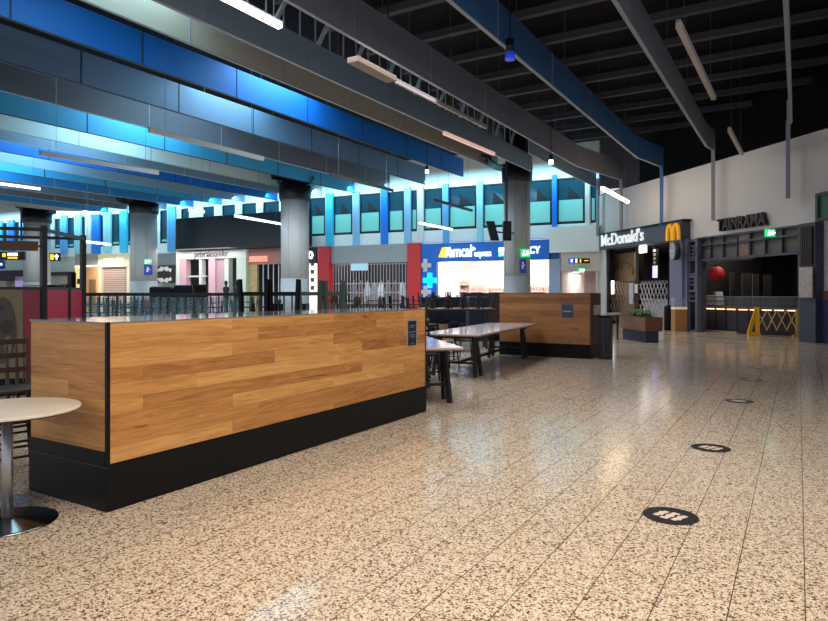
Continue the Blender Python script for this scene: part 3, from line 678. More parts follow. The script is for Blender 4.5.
# black sign with white swoosh --------------------------------------
t = bthing('hanging_shop_sign', 'square black shop sign with white curved lettering right of the far column', 'sign', 165, 2.6, .3)
build('sign_panel', bbox(155.3, 175.5, .12, .4, bz(165, 283), bz(165, 266)), mat('sign_plum', (36, 24, 30), .5), t)
for k, (ya, yb_) in enumerate(((273.5, 270), (279, 275.5))):
    m = MB(); pts = []
    for j in range(9):
        px = 157.5+j*1.7; pts.append(FB(sx(px, .42), .42, bz(165, ya)+(.0 if k else .18)+.16*math.sin(j/8*math.pi)*(1 if k == 0 else -.8)))
    for j in range(8): m.bar(pts[j], pts[j+1], .05, .13+.1*((j*7+k*3) % 3))
    build('lettering', m, WHITE_E if False else WHITE, t)
t = bthing('mesh_grille', 'grey louvred grille above the black curved-lettering sign', 'grille', 167, 4, .05)
m = MB()
for k in range(6): m.fbox(FB, sx(175), sx(157.5), .01, .09, 4.0-.0+k*.06, 4.03+k*.06)
build('louvre', bbox(157.5, 175.5, .002, .1, bz(166, 265), bz(166, 254)), mat('louvre_grey', (128, 134, 136), .6), t)
struct('wall_back_lower', MB().fbox(FB, sx(175.6), sx(128), -.3, 0, 0, 4.37), mat('lower_wall_grey', (176, 178, 172), .6))
struct('wall_back_left', MB().fbox(FB, sx(75), SEND, -.3, 0, 0, 4.37), mat('lower_wall_white', (196, 196, 186), .6))

# cream shop with closed roller shutter ------------------------------
t = bthing('shutter_shopfront', 'cream shopfront with closed roller shutter and lit lettering at left', 'shopfront', 114)
CR = mat('cream_front', (232, 216, 184), .6)
zs = bz(114, 267); z2 = bz(114, 254)
build('fascia', bbox(98, 129.5, .002, .3, zs, z2), CR, t)
build('side_frame', bbox(98, 101, .002, .25, 0, zs), CR, t)
build('side_frame', bbox(126.5, 129.5, .002, .25, 0, zs), CR, t)
m = MB(); z = 0
while z < zs-.05: m.fbox(FB, sx(126.5), sx(101), .0, .05, z, z+.1); z += .14
build('roller_shutter', m, mat('shutter_rose', (196, 170, 160), .5), t)
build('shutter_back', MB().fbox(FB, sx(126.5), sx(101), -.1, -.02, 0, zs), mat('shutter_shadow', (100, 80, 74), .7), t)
btext('lettering', 'aoone toa', 103.5, 123, 257.5, 263, mat('warm_letters', (255, 235, 150), .5, emit=1.8, ecol=(255, 232, 140)), t, o=.33, font_bold=.02)
blight('cream_shop_light', 99, 128, 1.3, 4.1, 90, (1, .9, .75), .8)
t = bthing('warm_shopfront', 'small warm lit shop entrance left of the roller shutter', 'shopfront', 86)
build('fascia', bbox(75, 98, .002, .2, bz(86, 267), bz(86, 254)), mat('taupe_fascia', (150, 140, 128), .6), t)
build('light_strip', bbox(75, 98, .2, .3, bz(86, 267), bz(86, 266)), WHITE_E, t)
build('side_frame', bbox(75, 80.5, .002, .2, 0, bz(86, 267)), mat('amber_panel', (236, 208, 140), .6, emit=.5, ecol=(245, 205, 120)), t)
build('inner_wall', MB().fbox(FB, sx(104, -2), sx(66, -2), -2, -1.9, 0, 4.3), mat('peach_wall', (214, 176, 140), .6, emit=.15), t)
build('doorway', MB().fbox(FB, sx(96, -1.9), sx(90, -1.9), -1.88, -1.8, 0, 2.6), mat('olive_door', (140, 124, 92), .6), t)
build('wall_symbol', bbox(77, 79.5, .2, .24, 2.2, 2.6), DARK, t)
blight('warm_shop_light', 78, 97, -.8, 4.1, 110, (1, .82, .6), .8)
t = bthing('dark_sign_band', 'dark red sign band on the white wall behind the kiosk posts', 'sign', 62, 2.8)
build('band', bbox(49.5, 76, .01, .2, bz(62, 275.5), bz(62, 272)), mat('band_maroon', (60, 26, 30), .6), t)
t = bthing('dark_shop_kiosk', 'dark shop unit with lilac display at the far left', 'shopfront', 10)
build('dark_front', bbox(-10, 24, .01, .9, bz(10, 281), bz(10, 271)), mat('unit_dark', (36, 30, 40), .6), t)
build('lilac_display', bbox(15, 24, .01, .9, 0, bz(20, 277)), mat('lilac', (180, 170, 220), .5, emit=.3), t)
build('pale_display', bbox(-10, 6, .01, .5, 0, bz(10, 281)), mat('pale_display', (210, 200, 180), .6, var=.4, scale=4), t)

# ------------------------------------------------------------------ right wall shops
def rbox(px0, px1, o0, o1, z0, z1, mb=None): return (mb or MB()).fbox(FR, rs(px0, o1), rs(px1, o1), o0, o1, z0, z1)
def rthing(name, label, cat, px, z=0, o=.1, group=None): return thing(name, label, cat, FR(rs(px), o, z), group)
def rtext(nm, s, px0, px1, zc, h, m, par, o, **k):
    a, b = rs(px0, o), rs(px1, o); return text(nm, s, h*1.4, FR((a+b)/2, o, zc), rr_, bup, m, par, width=b-a, **k)
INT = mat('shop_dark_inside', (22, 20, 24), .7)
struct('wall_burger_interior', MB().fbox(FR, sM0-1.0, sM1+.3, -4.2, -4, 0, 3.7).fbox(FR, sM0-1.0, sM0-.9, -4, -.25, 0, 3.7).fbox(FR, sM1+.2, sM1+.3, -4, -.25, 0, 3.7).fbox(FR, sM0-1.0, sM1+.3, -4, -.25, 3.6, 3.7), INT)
t = rthing('burger_shopfront', 'dark burger restaurant front with white lettering and golden arches', 'shopfront', 640)
build('fascia', rbox(599.5, 682.5, .002, .35, 3.62, 4.34), mat('fascia_dark_slate', (62, 70, 84), .4), t, bevel=.01)
build('fascia_top_trim', rbox(599.2, 682.8, .002, .42, 4.34, 4.4), BLACK, t)
rtext('lettering', "McDonald's", 601.5, 643.5, 4.02, .56, mat('sign_white', (225, 232, 236), .4, emit=.45), t, .40, depth=.06, font_bold=.008)
# arches: two tall loops
m = MB(); a, b = rs(668.5, .42), rs(681, .42); w = (b-a)/2; z0 = 3.60; hh = .62
for k in (0, 1):
    cx = a+w*(k+.5); pts = []
    for j in range(13):
        an = math.pi*j/12; pts.append(FR(cx-w*.40*math.cos(an), .5, z0+hh*(math.sin(an)**.55)))
    for j in range(12): m.bar(pts[j], pts[j+1], .11, .10, up=rn)
build('arches', m, mat('arch_gold', (232, 170, 20), .4, emit=.22, ecol=(240, 170, 10)), t)
build('arch_backing', rbox(668, 681.3, .35, .4, 3.62, 4.34), mat('fascia_dark_slate', (62, 70, 84), .4), t)
build('side_pillar', rbox(669.5, 682, .002, .3, 0, 3.62), mat('pillar_lavender', (112, 115, 140), .5), t)
build('side_pillar', rbox(682.5, 687, .002, .2, 0, 3.64), mat('pillar_lavender', (112, 115, 140), .5), t)
build('inner_post', rbox(607, 609.5, -.3, -.05, 0, 3.62), BLACK, t)
build('inner_post', rbox(635.5, 638.5, -.3, -.05, 0, 3.62), BLACK, t)
tt = rthing('round_projecting_sign', 'round grey sign projecting from the lavender pillar below the arches', 'sign', 674, 3.0, .5)
p = FR(rs(675.5, .62), .62, 3.15); ax = (rn*.95+re_*-.3).normalized()
build('sign_disc', MB().cyl(p-ax*.08, p+ax*.1, .36, n=28), mat('disc_dark', (30, 32, 40), .5), tt, smooth=True)
build('sign_face', MB().cyl(p+ax*.1, p+ax*.13, .34, n=28), mat('disc_grey', (150, 156, 172), .5), tt, smooth=True)
text('lettering', 'McCafe', .16, p+ax*.14, bup.cross(ax), bup, mat('disc_white_letters', (220, 220, 226), .5), tt, width=.5)
tt = rthing('menu_post', 'tall narrow black menu panel with lit lilac end inside the burger shop', 'menu board', 654, 2.0, -1)
build('menu_panel', rbox(652.5, 656.5, -1.1, -1.0, 2.75, 3.6), BLACK, tt)
m = MB(); s0 = rs(654.5, -.98)
for k in range(4): m.fbox(FR, s0-.06, s0+.06, -.99, -.97, 2.85+k*.18, 2.95+k*.18)
build('lettering', m, WHITE, tt)
build('lit_panel', rbox(652.5, 656.5, -1.05, -1.0, 2.2, 2.75), mat('lilac_lit', (200, 190, 250), .5, emit=1.2, ecol=(190, 180, 250)), tt)
tt = rthing('lit_sign', 'small glowing white sign hanging under the burger lettering', 'sign', 641.5, 3.2, .1)
build('sign_panel', rbox(639, 644.5, .0, .12, 3.28, 3.6), WHITE_E, tt)
# tan wall with curved lettering
tt = rthing('tan_wall_panel', 'tan wooden wall panel with curved dark lettering inside the burger shop', 'wall panel', 623, 0, -1.5)
build('panel', rbox(610.5, 634.5, -.75, -.65, 0, 3.45), mat('tan_panel', (150, 118, 84), .6), tt)
cx = (rs(611, -.65)+rs(634, -.65))/2
for k, ch in enumerate('MADE IN'):
    if ch == ' ': continue
    an = math.radians(-42+k*14); R = 2.3
    p = FR(cx+R*math.sin(an)*.62, -.64, 1.4+R*math.cos(an)*.62)
    text('lettering', ch, .3, p, (re_*math.cos(an)-bup*math.sin(an)), (bup*math.cos(an)+re_*math.sin(an)), mat('tan_letters', (60, 44, 34), .6), tt, depth=.015)
arc = MB(); pts = [FR(cx+2.65*.62*math.sin(math.radians(x)), -.64, 1.4+2.65*.62*math.cos(math.radians(x))) for x in range(-55, 60, 10)]
for j in range(len(pts)-1): arc.bar(pts[j], pts[j+1], .02, .03)
build('arc_line', arc, mat('tan_letters', (60, 44, 34), .6), tt)
# lattice gate
def lattice(px0, px1, z0, z1, o, mp, parent_label, cell=.26):
    a, b = rs(px0, o), rs(px1, o); t = rthing('folding_gate', parent_label, 'gate', (px0+px1)/2, 0, o)
    m = MB(); n = int((b-a+z1-z0)/cell)
    for sg in (1, -1):
        for k in range(-n, n+n):
            s_ = a+k*cell
            # clip the diagonal to the rectangle
            pts = []
            L0, L1 = s_, s_+sg*(z1-z0)*.55
            t0, t1 = 0., 1.
            dx = L1-L0
            for lim, side in ((a, 1), (b, -1)):
                if abs(dx) < 1e-6: continue
                tt_ = (lim-L0)/dx
                if (dx > 0) == (side == 1): t0 = max(t0, tt_)
                else: t1 = min(t1, tt_)
            if t0 >= t1: continue
            m.bar(FR(L0+dx*t0, o, z0+(z1-z0)*t0), FR(L0+dx*t1, o, z0+(z1-z0)*t1), .022, .022)
    build('lattice', m, mp, t)
    build('gate_frame', MB().fbox(FR, a, b, o-.03, o+.03, z1, z1+.05).fbox(FR, a-.05, a, o-.03, o+.03, 0, z1).fbox(FR, b, b+.05, o-.03, o+.03, 0, z1), DARK, t)
    return t
lattice(610, 635, .15, 2.0, -.12, mat('gate_brown', (130, 112, 100), .4, .5), 'brownish folding lattice gate closing the left half of the burger shop')
lattice(639, 668, .15, 2.0, -.12, mat('gate_steel', (176, 176, 190), .35, .4), 'silver folding lattice gate closing the right half of the burger shop')
tt = rthing('white_slat_front', 'white patterned counter front seen behind the silver gate', 'counter', 653, 0, -1.2)
build('counter_body', rbox(641, 667, -1.5, -1.2, 0, 1.15), mat('counter_white_pattern', (196, 196, 200), .5, var=.35, scale=14), tt)
build('counter_top', rbox(640.5, 667.5, -1.6, -1.1, 1.15, 1.2), STEEL, tt)
tt = rthing('menu_poster_stand', 'white poster sheets taped on the brown folding gate', 'poster', 632, 1, -.05)
build('poster', rbox(629, 633, -.07, -.04, 1.0, 1.95), mat('poster_white', (190, 186, 196), .6, var=.3, scale=9), tt)
build('poster', rbox(634.5, 637.5, -.03, .0, 1.5, 1.9), mat('poster_cream', (230, 214, 200), .6), tt)
tt = rthing('white_tube', 'short glowing white vertical tube at the left of the folding gate', 'lamp', 612, 1.3, .05)
build('tube', rbox(611.2, 613, .0, .06, 1.45, 2.1), WHITE_E, tt)
# sink-in black bin and glass display case beside the pillar
p = FR(rs(668.3, .6), .6, 0); t = thing('waste_bin', 'black tall waste bin against the lavender pillar, behind the planter', 'bin', p)
build('bin_body', MB().lathe([(.16, 0), (.17, .05), (.17, .9), (.16, .95)], 18, p), BLACK, t, smooth=True)
build('bin_lid', MB().lathe([(.165, .95), (.1, 1.02), (.03, 1.04)], 18, p), DARK, t, smooth=True)
d0 = 25.0; F0 = W(675, d0); rx = Vector((C, S, 0)); fw = Vector((S, -C, 0)); wd = 12.3/640*d0
t = thing('display_case', 'wooden display plinth with a glass box on top beside the noodle shop', 'display case', F0+rx*wd/2)
q = [F0, F0+rx*wd, F0+rx*wd-fw*.4, F0-fw*.4]
up = lambda z: Vector((0, 0, z))
build('plinth', MB().hexa(q+[v+up(.86) for v in q]), mat('plinth_oak', (176, 126, 72), .5, var=.2), t, bevel=.01)
build('lit_band', MB().hexa([v+up(.86) for v in q]+[v+up(.95) for v in q]), mat('plinth_white', (225, 200, 176), .5, emit=.3), t)
build('glass_box', MB().hexa([v+up(.95) for v in q]+[v+up(1.3) for v in q]), mat('case_glass', (180, 190, 215), .05, alpha=.35), t)

# noodle shop ----------------------------------------------------------
GT = mat('noodle_frame_slate', (66, 72, 90), .5); TRN = mat('transom_panel', (92, 86, 82), .5)
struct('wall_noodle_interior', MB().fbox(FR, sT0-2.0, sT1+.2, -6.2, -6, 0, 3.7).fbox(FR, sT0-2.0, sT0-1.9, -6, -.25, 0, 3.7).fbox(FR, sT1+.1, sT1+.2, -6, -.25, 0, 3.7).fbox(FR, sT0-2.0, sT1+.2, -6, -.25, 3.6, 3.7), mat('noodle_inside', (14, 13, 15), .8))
t = rthing('noodle_shopfront', 'dark framed noodle shop front with black block lettering above', 'shopfront', 745)
build('fascia_letter_back', rbox(719, 767, .002, .05, 3.78, 3.81), BLACK, t)
rtext('lettering', 'TAINRAMA', 718.5, 767, 3.95, .43, mat('letters_black', (34, 32, 34), .5), t, .12, depth=.16, font_bold=.012)
# lattice tower
a, b = rs(684.5, .1), rs(699, .1)
m = MB().fbox(FR, a, a+.12, .002, .18, 0, 3.62).fbox(FR, b-.12, b, .002, .18, 0, 3.62)
for z in (.0, 1.15, 1.55, 2.1, 2.2, 2.75, 2.85, 3.5): m.fbox(FR, a, b, .03, .15, z, z+.07)
for (u0, u1, z_) in ((.2, .7, 1.35), (.35, .9, 1.8), (.2, .7, 1.95), (.25, .8, 3.0), (.15, .6, 3.15), (.4, .9, 3.3)): m.fbox(FR, a+(b-a)*u0, a+(b-a)*u1, .05, .12, z_, z_+.05)
for (u, z0_, z1_) in ((.35, 1.2, 1.6), (.7, 1.6, 2.1), (.3, 1.6, 1.95), (.6, 2.85, 3.3), (.3, 3.0, 3.5), (.75, 3.15, 3.5)): m.fbox(FR, a+(b-a)*u, a+(b-a)*u+.05, .05, .12, z0_, z1_)
build('lattice_screen', m, mat('lattice_blue_grey', (92, 96, 116), .5), t)
build('lattice_backing', MB().fbox(FR, a+.1, b-.1, .002, .03, 0, 3.6), mat('lattice_back', (26, 26, 36), .6), t)
# transom
for q0_, q1_ in ((sT0-.01, sT0+.02), (sT1-.02, sT1+.01)): build('jamb_lining', MB().fbox(FR, q0_, q1_, -.27, .01, 0, 3.64), GT, t)
build('transom_panel', rbox(700, 798.5, -.2, -.12, 2.78, 3.62), TRN, t)
build('transom_oak_panel', rbox(737.5, 748.5, -.12, -.08, 2.8, 3.6), mat('transom_oak', (126, 104, 84), .5), t)
m = rbox(700, 798.5, -.15, .03, 2.72, 2.8); rbox(700, 798.5, -.15, .03, 3.3, 3.36, m); rbox(700, 798.5, -.15, .03, 3.58, 3.64, m)
for px in (700.5, 710, 722.5, 736.5, 749.5, 764.5, 781.5, 798): rbox(px-.4, px+.4, -.14, -.02, 2.8, 3.6, m)
build('transom_frame', m, GT, t)
build('soffit_light', rbox(706, 747, -.6, -.3, 2.7, 2.74), mat('soffit_pale', (150, 146, 140), .5), t)
# pilaster right
build('pilaster', rbox(799, 815.5, .002, .3, 0, 3.62), mat('pilaster_slate', (58, 64, 78), .5), t)
m = MB(); a, b = rs(801.5, .32), rs(812, .32)
for k in range(5):
    s0 = a+(b-a)*k/4.5; m.fbox(FR, s0, s0+.06, .3, .36, 2.35, 3.5)
build('pilaster_slat', m, mat('slat_brown', (50, 36, 38), .6), t)
build('corner_post', rbox(815.5, 818, .002, .2, 0, 3.66), mat('post_slate_blue', (84, 98, 116), .5), t)
tt = rthing('menu_poster', 'pale patterned menu poster on the slate pilaster', 'poster', 805, 1.5, .35)
build('poster_sheet', rbox(798.8, 812, .36, .4, ZT(297.5, 19.6), ZT(267.5, 19.6)), mat('poster_grey', (176, 166, 164), .5, var=.45, scale=7), tt)
# counter: two straight runs
cA, cB, cC = W(688, 26.4), W(738, 23.8), W(799, 22.2)
t = thing('noodle_counter', 'black noodle shop counter with warm light strip under its edge', 'counter', cB)
def wallseg(P, Q, z0, z1, th, m, nm, par, off=0):
    d = (Q-P).normalized(); n = Vector((d.y, -d.x, 0)); n = n if n.dot(-P) > 0 else -n
    P, Q = P+n*off, Q+n*off; q = [P, Q, Q-n*th, P-n*th]
    return build(nm, MB().hexa([v+up(z0) for v in q]+[v+up(z1) for v in q]), m, par)
CBK = mat('counter_black', (36, 34, 40), .35)
for P, Q in ((cA, cB), (cB, cC)):
    wallseg(P, Q, 0, .92, .6, CBK, 'counter_front', t)
    wallseg(P, Q, .92, .97, .75, mat('counter_top_brown', (96, 76, 60), .4), 'counter_top', t, .12)
    n = 5
    for k in range(n):
        a = P.lerp(Q, (k+.08)/n); b = P.lerp(Q, (k+.92)/n)
        wallseg(a, b, .1, .8, .02, mat('counter_panel_dark', (48, 46, 56), .4), 'front_panel', t, .025)
        wallseg(P.lerp(Q, (k+.12)/n), P.lerp(Q, (k+.88)/n), .87, .9, .02, mat('led_warm', (255, 205, 160), .5, emit=3.2, ecol=(255, 190, 140)), 'led_strip', t, .07)
    wallseg(P, Q, 1.34, 1.38, .03, mat('glass_edge', (120, 124, 120), .3), 'guard_rail', t, -.1)
    wallseg(P, Q, .97, 1.34, .015, mat('guard_glass', (150, 160, 160), .05, alpha=.18), 'sneeze_guard', t, -.1)
build('kick_strip', MB().hexa([v for v in [cA+up(.0), cB+up(.0), cB+rn*.06+up(0), cA+rn*.06]]+[v+up(.06) for v in [cA, cB, cB+rn*.06, cA+rn*.06]]), mat('kick_beige', (170, 150, 130), .6), t)
# lantern
p = W(716.5, 25.9, ZT(273.5, 25.9)); t = thing('paper_lantern', 'round red paper lantern hanging in the noodle shop', 'lantern', p)
pr = [(.3*math.sin(math.pi*k/16)*(1+.0*k)+(.012 if k % 2 else 0), -.29*math.cos(math.pi*k/16)) for k in range(1, 16)]
build('lantern_shade', MB().lathe([(.07, -.3)]+pr+[(.07, .3)], 28, p), mat('lantern_red', (150, 20, 26), .6, emit=.05, ecol=(200, 20, 20)), t, smooth=True)
build('lantern_cap', MB().cyl(p+up(.28), p+up(.33), .09).cyl(p-up(.33), p-up(.28), .08), DARK, t)
build('hanging_cord', MB().bar(p+up(.33), (p.x, p.y, 3.6), .015), DARK, t)
# back shelves and small equipment
for k, (px, d, zt0, zt1, w, lab, c_) in enumerate(((733, 26.3, 1.0, 2.35, .16, 'first tall grey appliance post behind the noodle counter', (84, 84, 88)), (747, 25.6, 1.0, 2.3, .3, 'second tall steel appliance behind the noodle counter', (84, 84, 88)), (756, 25.2, 1.0, 2.25, .2, 'third steel post behind the noodle counter', (110, 106, 104)), (768, 24.6, 1.0, 2.2, .24, 'last grey post behind the noodle counter near the poster', (60, 60, 62)))):
    p = W(px, d); t = thing('kitchen_cabinet', lab, 'cabinet', p)
    build('cabinet_body', MB().box(p.x-w/2, p.x+w/2, p.y-.2, p.y+.2, 0, zt1), INT, t)
    build('steel_edge', MB().box(p.x-w/2-.03, p.x-w/2, p.y-.24, p.y-.2, .97, zt1), mat('steel_edge_%d' % k, c_, .4, .5), t)
for k, (px, z, w, h, c_, lab) in enumerate(((704, 1.02, .5, .38, (150, 110, 84), 'stack of brown takeaway boxes at the left end of the noodle counter'), (711, 1.0, .42, .42, (140, 124, 128), 'grey pink till on the noodle counter'), (721, 1.0, .3, .55, (150, 160, 170), 'tilted pale screen on the noodle counter'), (771, 1.0, .5, .35, (70, 56, 56), 'dark tray on the noodle counter at right'))):
    d = 26.2 if px < 730 else 23.6; p = W(px, d); t = thing('counter_item', lab, 'counter item', p+up(z))
    P0 = p-rx*w/2; q = [P0, P0+rx*w, P0+rx*w-fw*.2, P0-fw*.2]
    if px == 721: q2 = [v-fw*.15 for v in q]
    else: q2 = q
    build('item_body', MB().hexa([v+up(z) for v in q]+[v+up(z+h) for v in q2]), mat('item_%d' % k, c_, .5, emit=.05), t, bevel=.02)
    build('item_band', MB().hexa([v+fw*.01+up(z+h*.35) for v in q]+[v+fw*.01+up(z+h*.45) for v in q2]), mat('item_band', (60, 50, 50), .5), t)
t = thing('wall_shelf', 'two-tier dark shelf behind the red lantern', 'shelf', W(708, 27.4))
for z in (1.95, 2.6):
    P0 = W(700, 27.2); wd = .95; q = [P0, P0+rx*wd, P0+rx*wd-fw*.4, P0-fw*.4]; build('shelf_board', MB().hexa([v+up(z) for v in q]+[v+up(z+.05) for v in q]), mat('shelf_dim', (110, 96, 84), .5), t)
q = [W(700, 27.2), W(700, 27.2)+rx*.06, W(700, 27.2)+rx*.06-fw*.4, W(700, 27.2)-fw*.4]; build('shelf_upright', MB().hexa(q+[v+up(2.65) for v in q]), DARK, t)

# yellow folding barrier
t = thing('folding_barrier', 'yellow expanding barrier with crossed bars before the noodle shop', 'barrier', W(754, 22.6))
YB = mat('barrier_yellow', (240, 180, 24), .5); YW = mat('barrier_cream', (226, 196, 130), .5)
A0, A1 = W(757, 22.4), W(796.5, 22.0)
m = MB(); b0 = W(748.6, 22.4)
m.bar(A0+up(1.0), b0+up(.06), .06, .12).bar(A0+up(1.0), A0+up(.0)+rx*.03, .1, .14).bar(b0+up(.06)-rx*.03, A0+up(.06)+rx*.1, .12, .14).bar(b0.lerp(A0, .5)+up(.5), A0+up(.5), .05)
build('end_stand', m, YB, t)
build('end_post', MB().bar(A1, A1+up(.95), .07).bar(A1-rx*.14+up(.03), A1+rx*.14+up(.03), .07), YB, t)
n = 4
for k in range(n):
    P = A0.lerp(A1, k/n); Q = A0.lerp(A1, (k+1)/n)
    build('cross_bar', MB().bar(P+up(.2), Q+up(.9), .04, .03), YW, t); build('cross_bar', MB().bar(P+up(.9)+fw*.03, Q+up(.2)+fw*.03, .03, .03), YW if k else YB, t)

# ------------------------------------------------------------------ counters
def counter1():
    X0, X1, Y0, Y1, H = -5.02, -4.05, 2.67, 7.03, 1.30
    t = thing('planked_counter', 'long waist-high partition clad in honey timber planks with black kickboard', 'counter', ((X0+X1)/2, (Y0+Y1)/2, 0))
    build('core', MB().box(X0+.03, X1-.03, Y0+.03, Y1-.03, .02, H-.02), BLACK, t)
    build('side_cladding', MB().box(X1-.03, X1, Y0+.02, Y1-.02, .325, H-.012), WOODA, t)
    build('side_cladding', MB().box(X0, X0+.03, Y0+.04, Y1-.02, .325, H-.012), WOODA, t)
    build('end_cladding', MB().box(X0+.02, X1-.023, Y0, Y0+.03, .41, H-.012), WOODE, t)
    build('end_cladding', MB().box(X0+.02, X1-.035, Y1-.03, Y1, .41, H-.012), WOODA, t)
    build('kickboard', MB().box(X0-.002, X1+.004, Y0-.004, Y1+.004, 0, .318), BLACK, t)
    build('kick_ledge', MB().box(X0, X1-.03, Y0-.003, Y0+.03, .318, .41), BLACK, t)
    build('kick_seam', MB().box(X0-.003, X1+.006, Y0-.006, Y0+.0, .300, .304), mat('seam_dull', (70, 68, 66), .5), t)
    build('corner_trim', MB().box(X1-.024, X1+.003, Y0-.003, Y0+.02, 0.318, H), BLACK, t)
    build('corner_trim', MB().box(X1-.02, X1+.003, Y1-.02, Y1+.003, 0, H), mat('trim_brown_metal', (60, 46, 40), .4), t)
    build('top_board', MB().box(X0-.002, X1+.0, Y0-.002, Y1+.0, H-.012, H), mat('top_pale', (120, 122, 124), .07), t)
    # notice
    a, b = 6.57, 6.81
    build('notice', MB().box(X1, X1+.004, a, b, .85, 1.17), mat('notice_white', (160, 150, 142), .5), t)
    n_ = build('notice_print', MB().box(X1+.004, X1+.006, a+.025, b-.025, .862, 1.16), mat('notice_navy', (34, 38, 58), .4), t)
    m = MB()
    for z, w in ((1.10, .1), (1.08, .12), (1.02, .14), (.985, .12), (.96, .12), (.88, .07)): m.box(X1+.006, X1+.0075, (a+b)/2-w/2, (a+b)/2+w/2, z, z+.008)
    build('notice_lettering', m, mat('notice_grey', (130, 134, 150), .5), t)
counter1()
def counter2():
    X0, X1, Y0, Y1, H = -6.27, -4.05, 14.5, 15.4, 1.50
    t = thing('planked_counter', 'darker brown planked partition standing behind the long pale table', 'counter', ((X0+X1)/2, (Y0+Y1)/2, 0))
    build('core', MB().box(X0+.03, X1-.03, Y0+.03, Y1-.03, .02, H-.02), BLACK, t)
    build('front_cladding', MB().box(X0, X1-.02, Y0, Y0+.03, .325, H-.01), WOODB, t)
    build('side_cladding', MB().box(X1-.03, X1, Y0+.03, Y1, .325, H-.01), mat('shaded_side_wood', (84, 58, 46), .45, var=.2, scale=2), t)  # this face lies in shade; the shade is put into its wood colour
    build('side_cladding', MB().box(X0, X0+.03, Y0+.03, Y1, .325, H-.01), WOODB, t)
    build('corner_trim', MB().box(X1-.02, X1+.002, Y0-.002, Y0+.02, .32, H), TEAK, t)
    build('kickboard', MB().box(X0-.002, X1+.004, Y0-.004, Y1+.004, 0, .32), BLACK, t)
    build('top_board', MB().box(X0-.01, X1+.01, Y0-.01, Y1+.01, H-.01, H), TEAK, t)
    a, b = -4.71, -4.45
    build('notice', MB().box(a-.01, b+.01, Y0-.006, Y0-.001, .92, 1.245), mat('notice_pale', (120, 124, 120), .5), t)
    build('notice_print', MB().box(a+.0, b-.0, Y0-.009, Y0-.006, .93, 1.235), mat('notice_slate', (58, 66, 78), .4), t)
    build('notice_lettering', MB().box(a+.03, b-.03, Y0-.011, Y0-.009, 1.06, 1.09), mat('notice_line', (150, 156, 156), .5), t)
    build('dispenser', MB().box(X1+.002, X1+.1, 14.75, 15.0, 1.0, 1.22), mat('dispenser_white', (206, 190, 180), .5), t, bevel=.01)
counter2()
t = thing('waste_bin', 'square black waste bin against the end of the darker counter', 'bin', (-3.80, 14.85, 0))
build('bin_body', MB().box(-3.90, -3.63, 14.62, 14.86, .0, .94), mat('bin_navy_black', (26, 27, 36), .4), t, bevel=.02)
build('bin_top', MB().box(-3.91, -3.62, 14.61, 14.87, .94, .99), BLACK, t, bevel=.01)
build('bin_door_strip', MB().box(-3.79, -3.76, 14.6, 14.62, .05, .92), mat('bin_strip', (56, 58, 70), .4), t)
# second partition in the distance, brown
t = thing('back_partition', 'low dark brown partition top seen behind the navy banquette', 'partition', W(490, 24))
P0, P1 = W(464, 23), W(512, 23); d = (P1-P0); q = [P0, P1, P1-fw*.5, P0-fw*.5]
build('partition_body', MB().hexa(q+[v+up(1.46) for v in q]), mat('partition_brown', (74, 54, 50), .5), t)
build('partition_cap', MB().hexa([v+up(1.46) for v in q]+[v+up(1.5) for v in q]), DARK, t)
t = thing('booth_seat', 'long navy booth back between the honey counter and the banquette', 'booth', W(446, 22.5))
P0, P1 = W(421, 22.5), W(467, 22.5); q = [P0, P1, P1-fw*.15, P0-fw*.15]
build('booth_back', MB().hexa(q+[v+up(1.36) for v in q]), NAVY, t, bevel=.02)
q = [P0+fw*.5, P1+fw*.5, P1, P0]; build('booth_cushion', MB().hexa([v+up(.12) for v in q]+[v+up(.46) for v in q]), NAVY, t, bevel=.03)
t = thing('banquette', 'navy high-backed banquette left of the darker counter', 'banquette', W(478, 20))
P0 = W(469, 20); q = [P0, P0+rx*.62, P0+rx*.62-fw*1.2, P0-fw*1.2]
build('banquette_back', MB().hexa(q+[v+up(1.38) for v in q]), NAVY, t, bevel=.03)
P1_ = P0+rx*.62; q = [P1_, P1_+rx*.5, P1_+rx*.5-fw*1.2, P1_-fw*1.2]
build('banquette_seat', MB().hexa([v+up(.15) for v in q]+[v+up(.48) for v in q]), NAVY, t, bevel=.04)
build('banquette_base', MB().hexa(q+[v+up(.15) for v in q]), BLACK, t)

# ------------------------------------------------------------------ tables
def round_table(x, y, r, h):
    t = thing('round_cafe_table', 'round cream cafe table on a steel pedestal in the left foreground', 'table', (x, y, 0))
    build('table_top', MB().lathe([(r-.012, h-.022), (r, h-.016), (r, h-.004), (r-.004, h)], 72, (x, y, 0)), CREAMW, t)
    build('top_edge', MB().lathe([(r-.03, h-.03), (r-.008, h-.022)], 72, (x, y, 0)), BLACK, t)
    build('column', MB().cyl((x, y, .02), (x, y, h-.03), 0.033, n=28), STEEL, t, smooth=True)
    build('base_plate', MB().lathe([(.295, 0), (.295, .008), (.28, .014), (.06, .03), (.04, .04)], 56, (x, y, 0)), mat('polished_base', (120, 120, 122), .16, 1), t, smooth=True)
    build('top_plate', MB().lathe([(.04, h-.06), (.14, h-.04), (.14, h-.03)], 28, (x, y, 0)), DARK, t, smooth=True)
round_table(-4.43, 2.215, .43, .75)

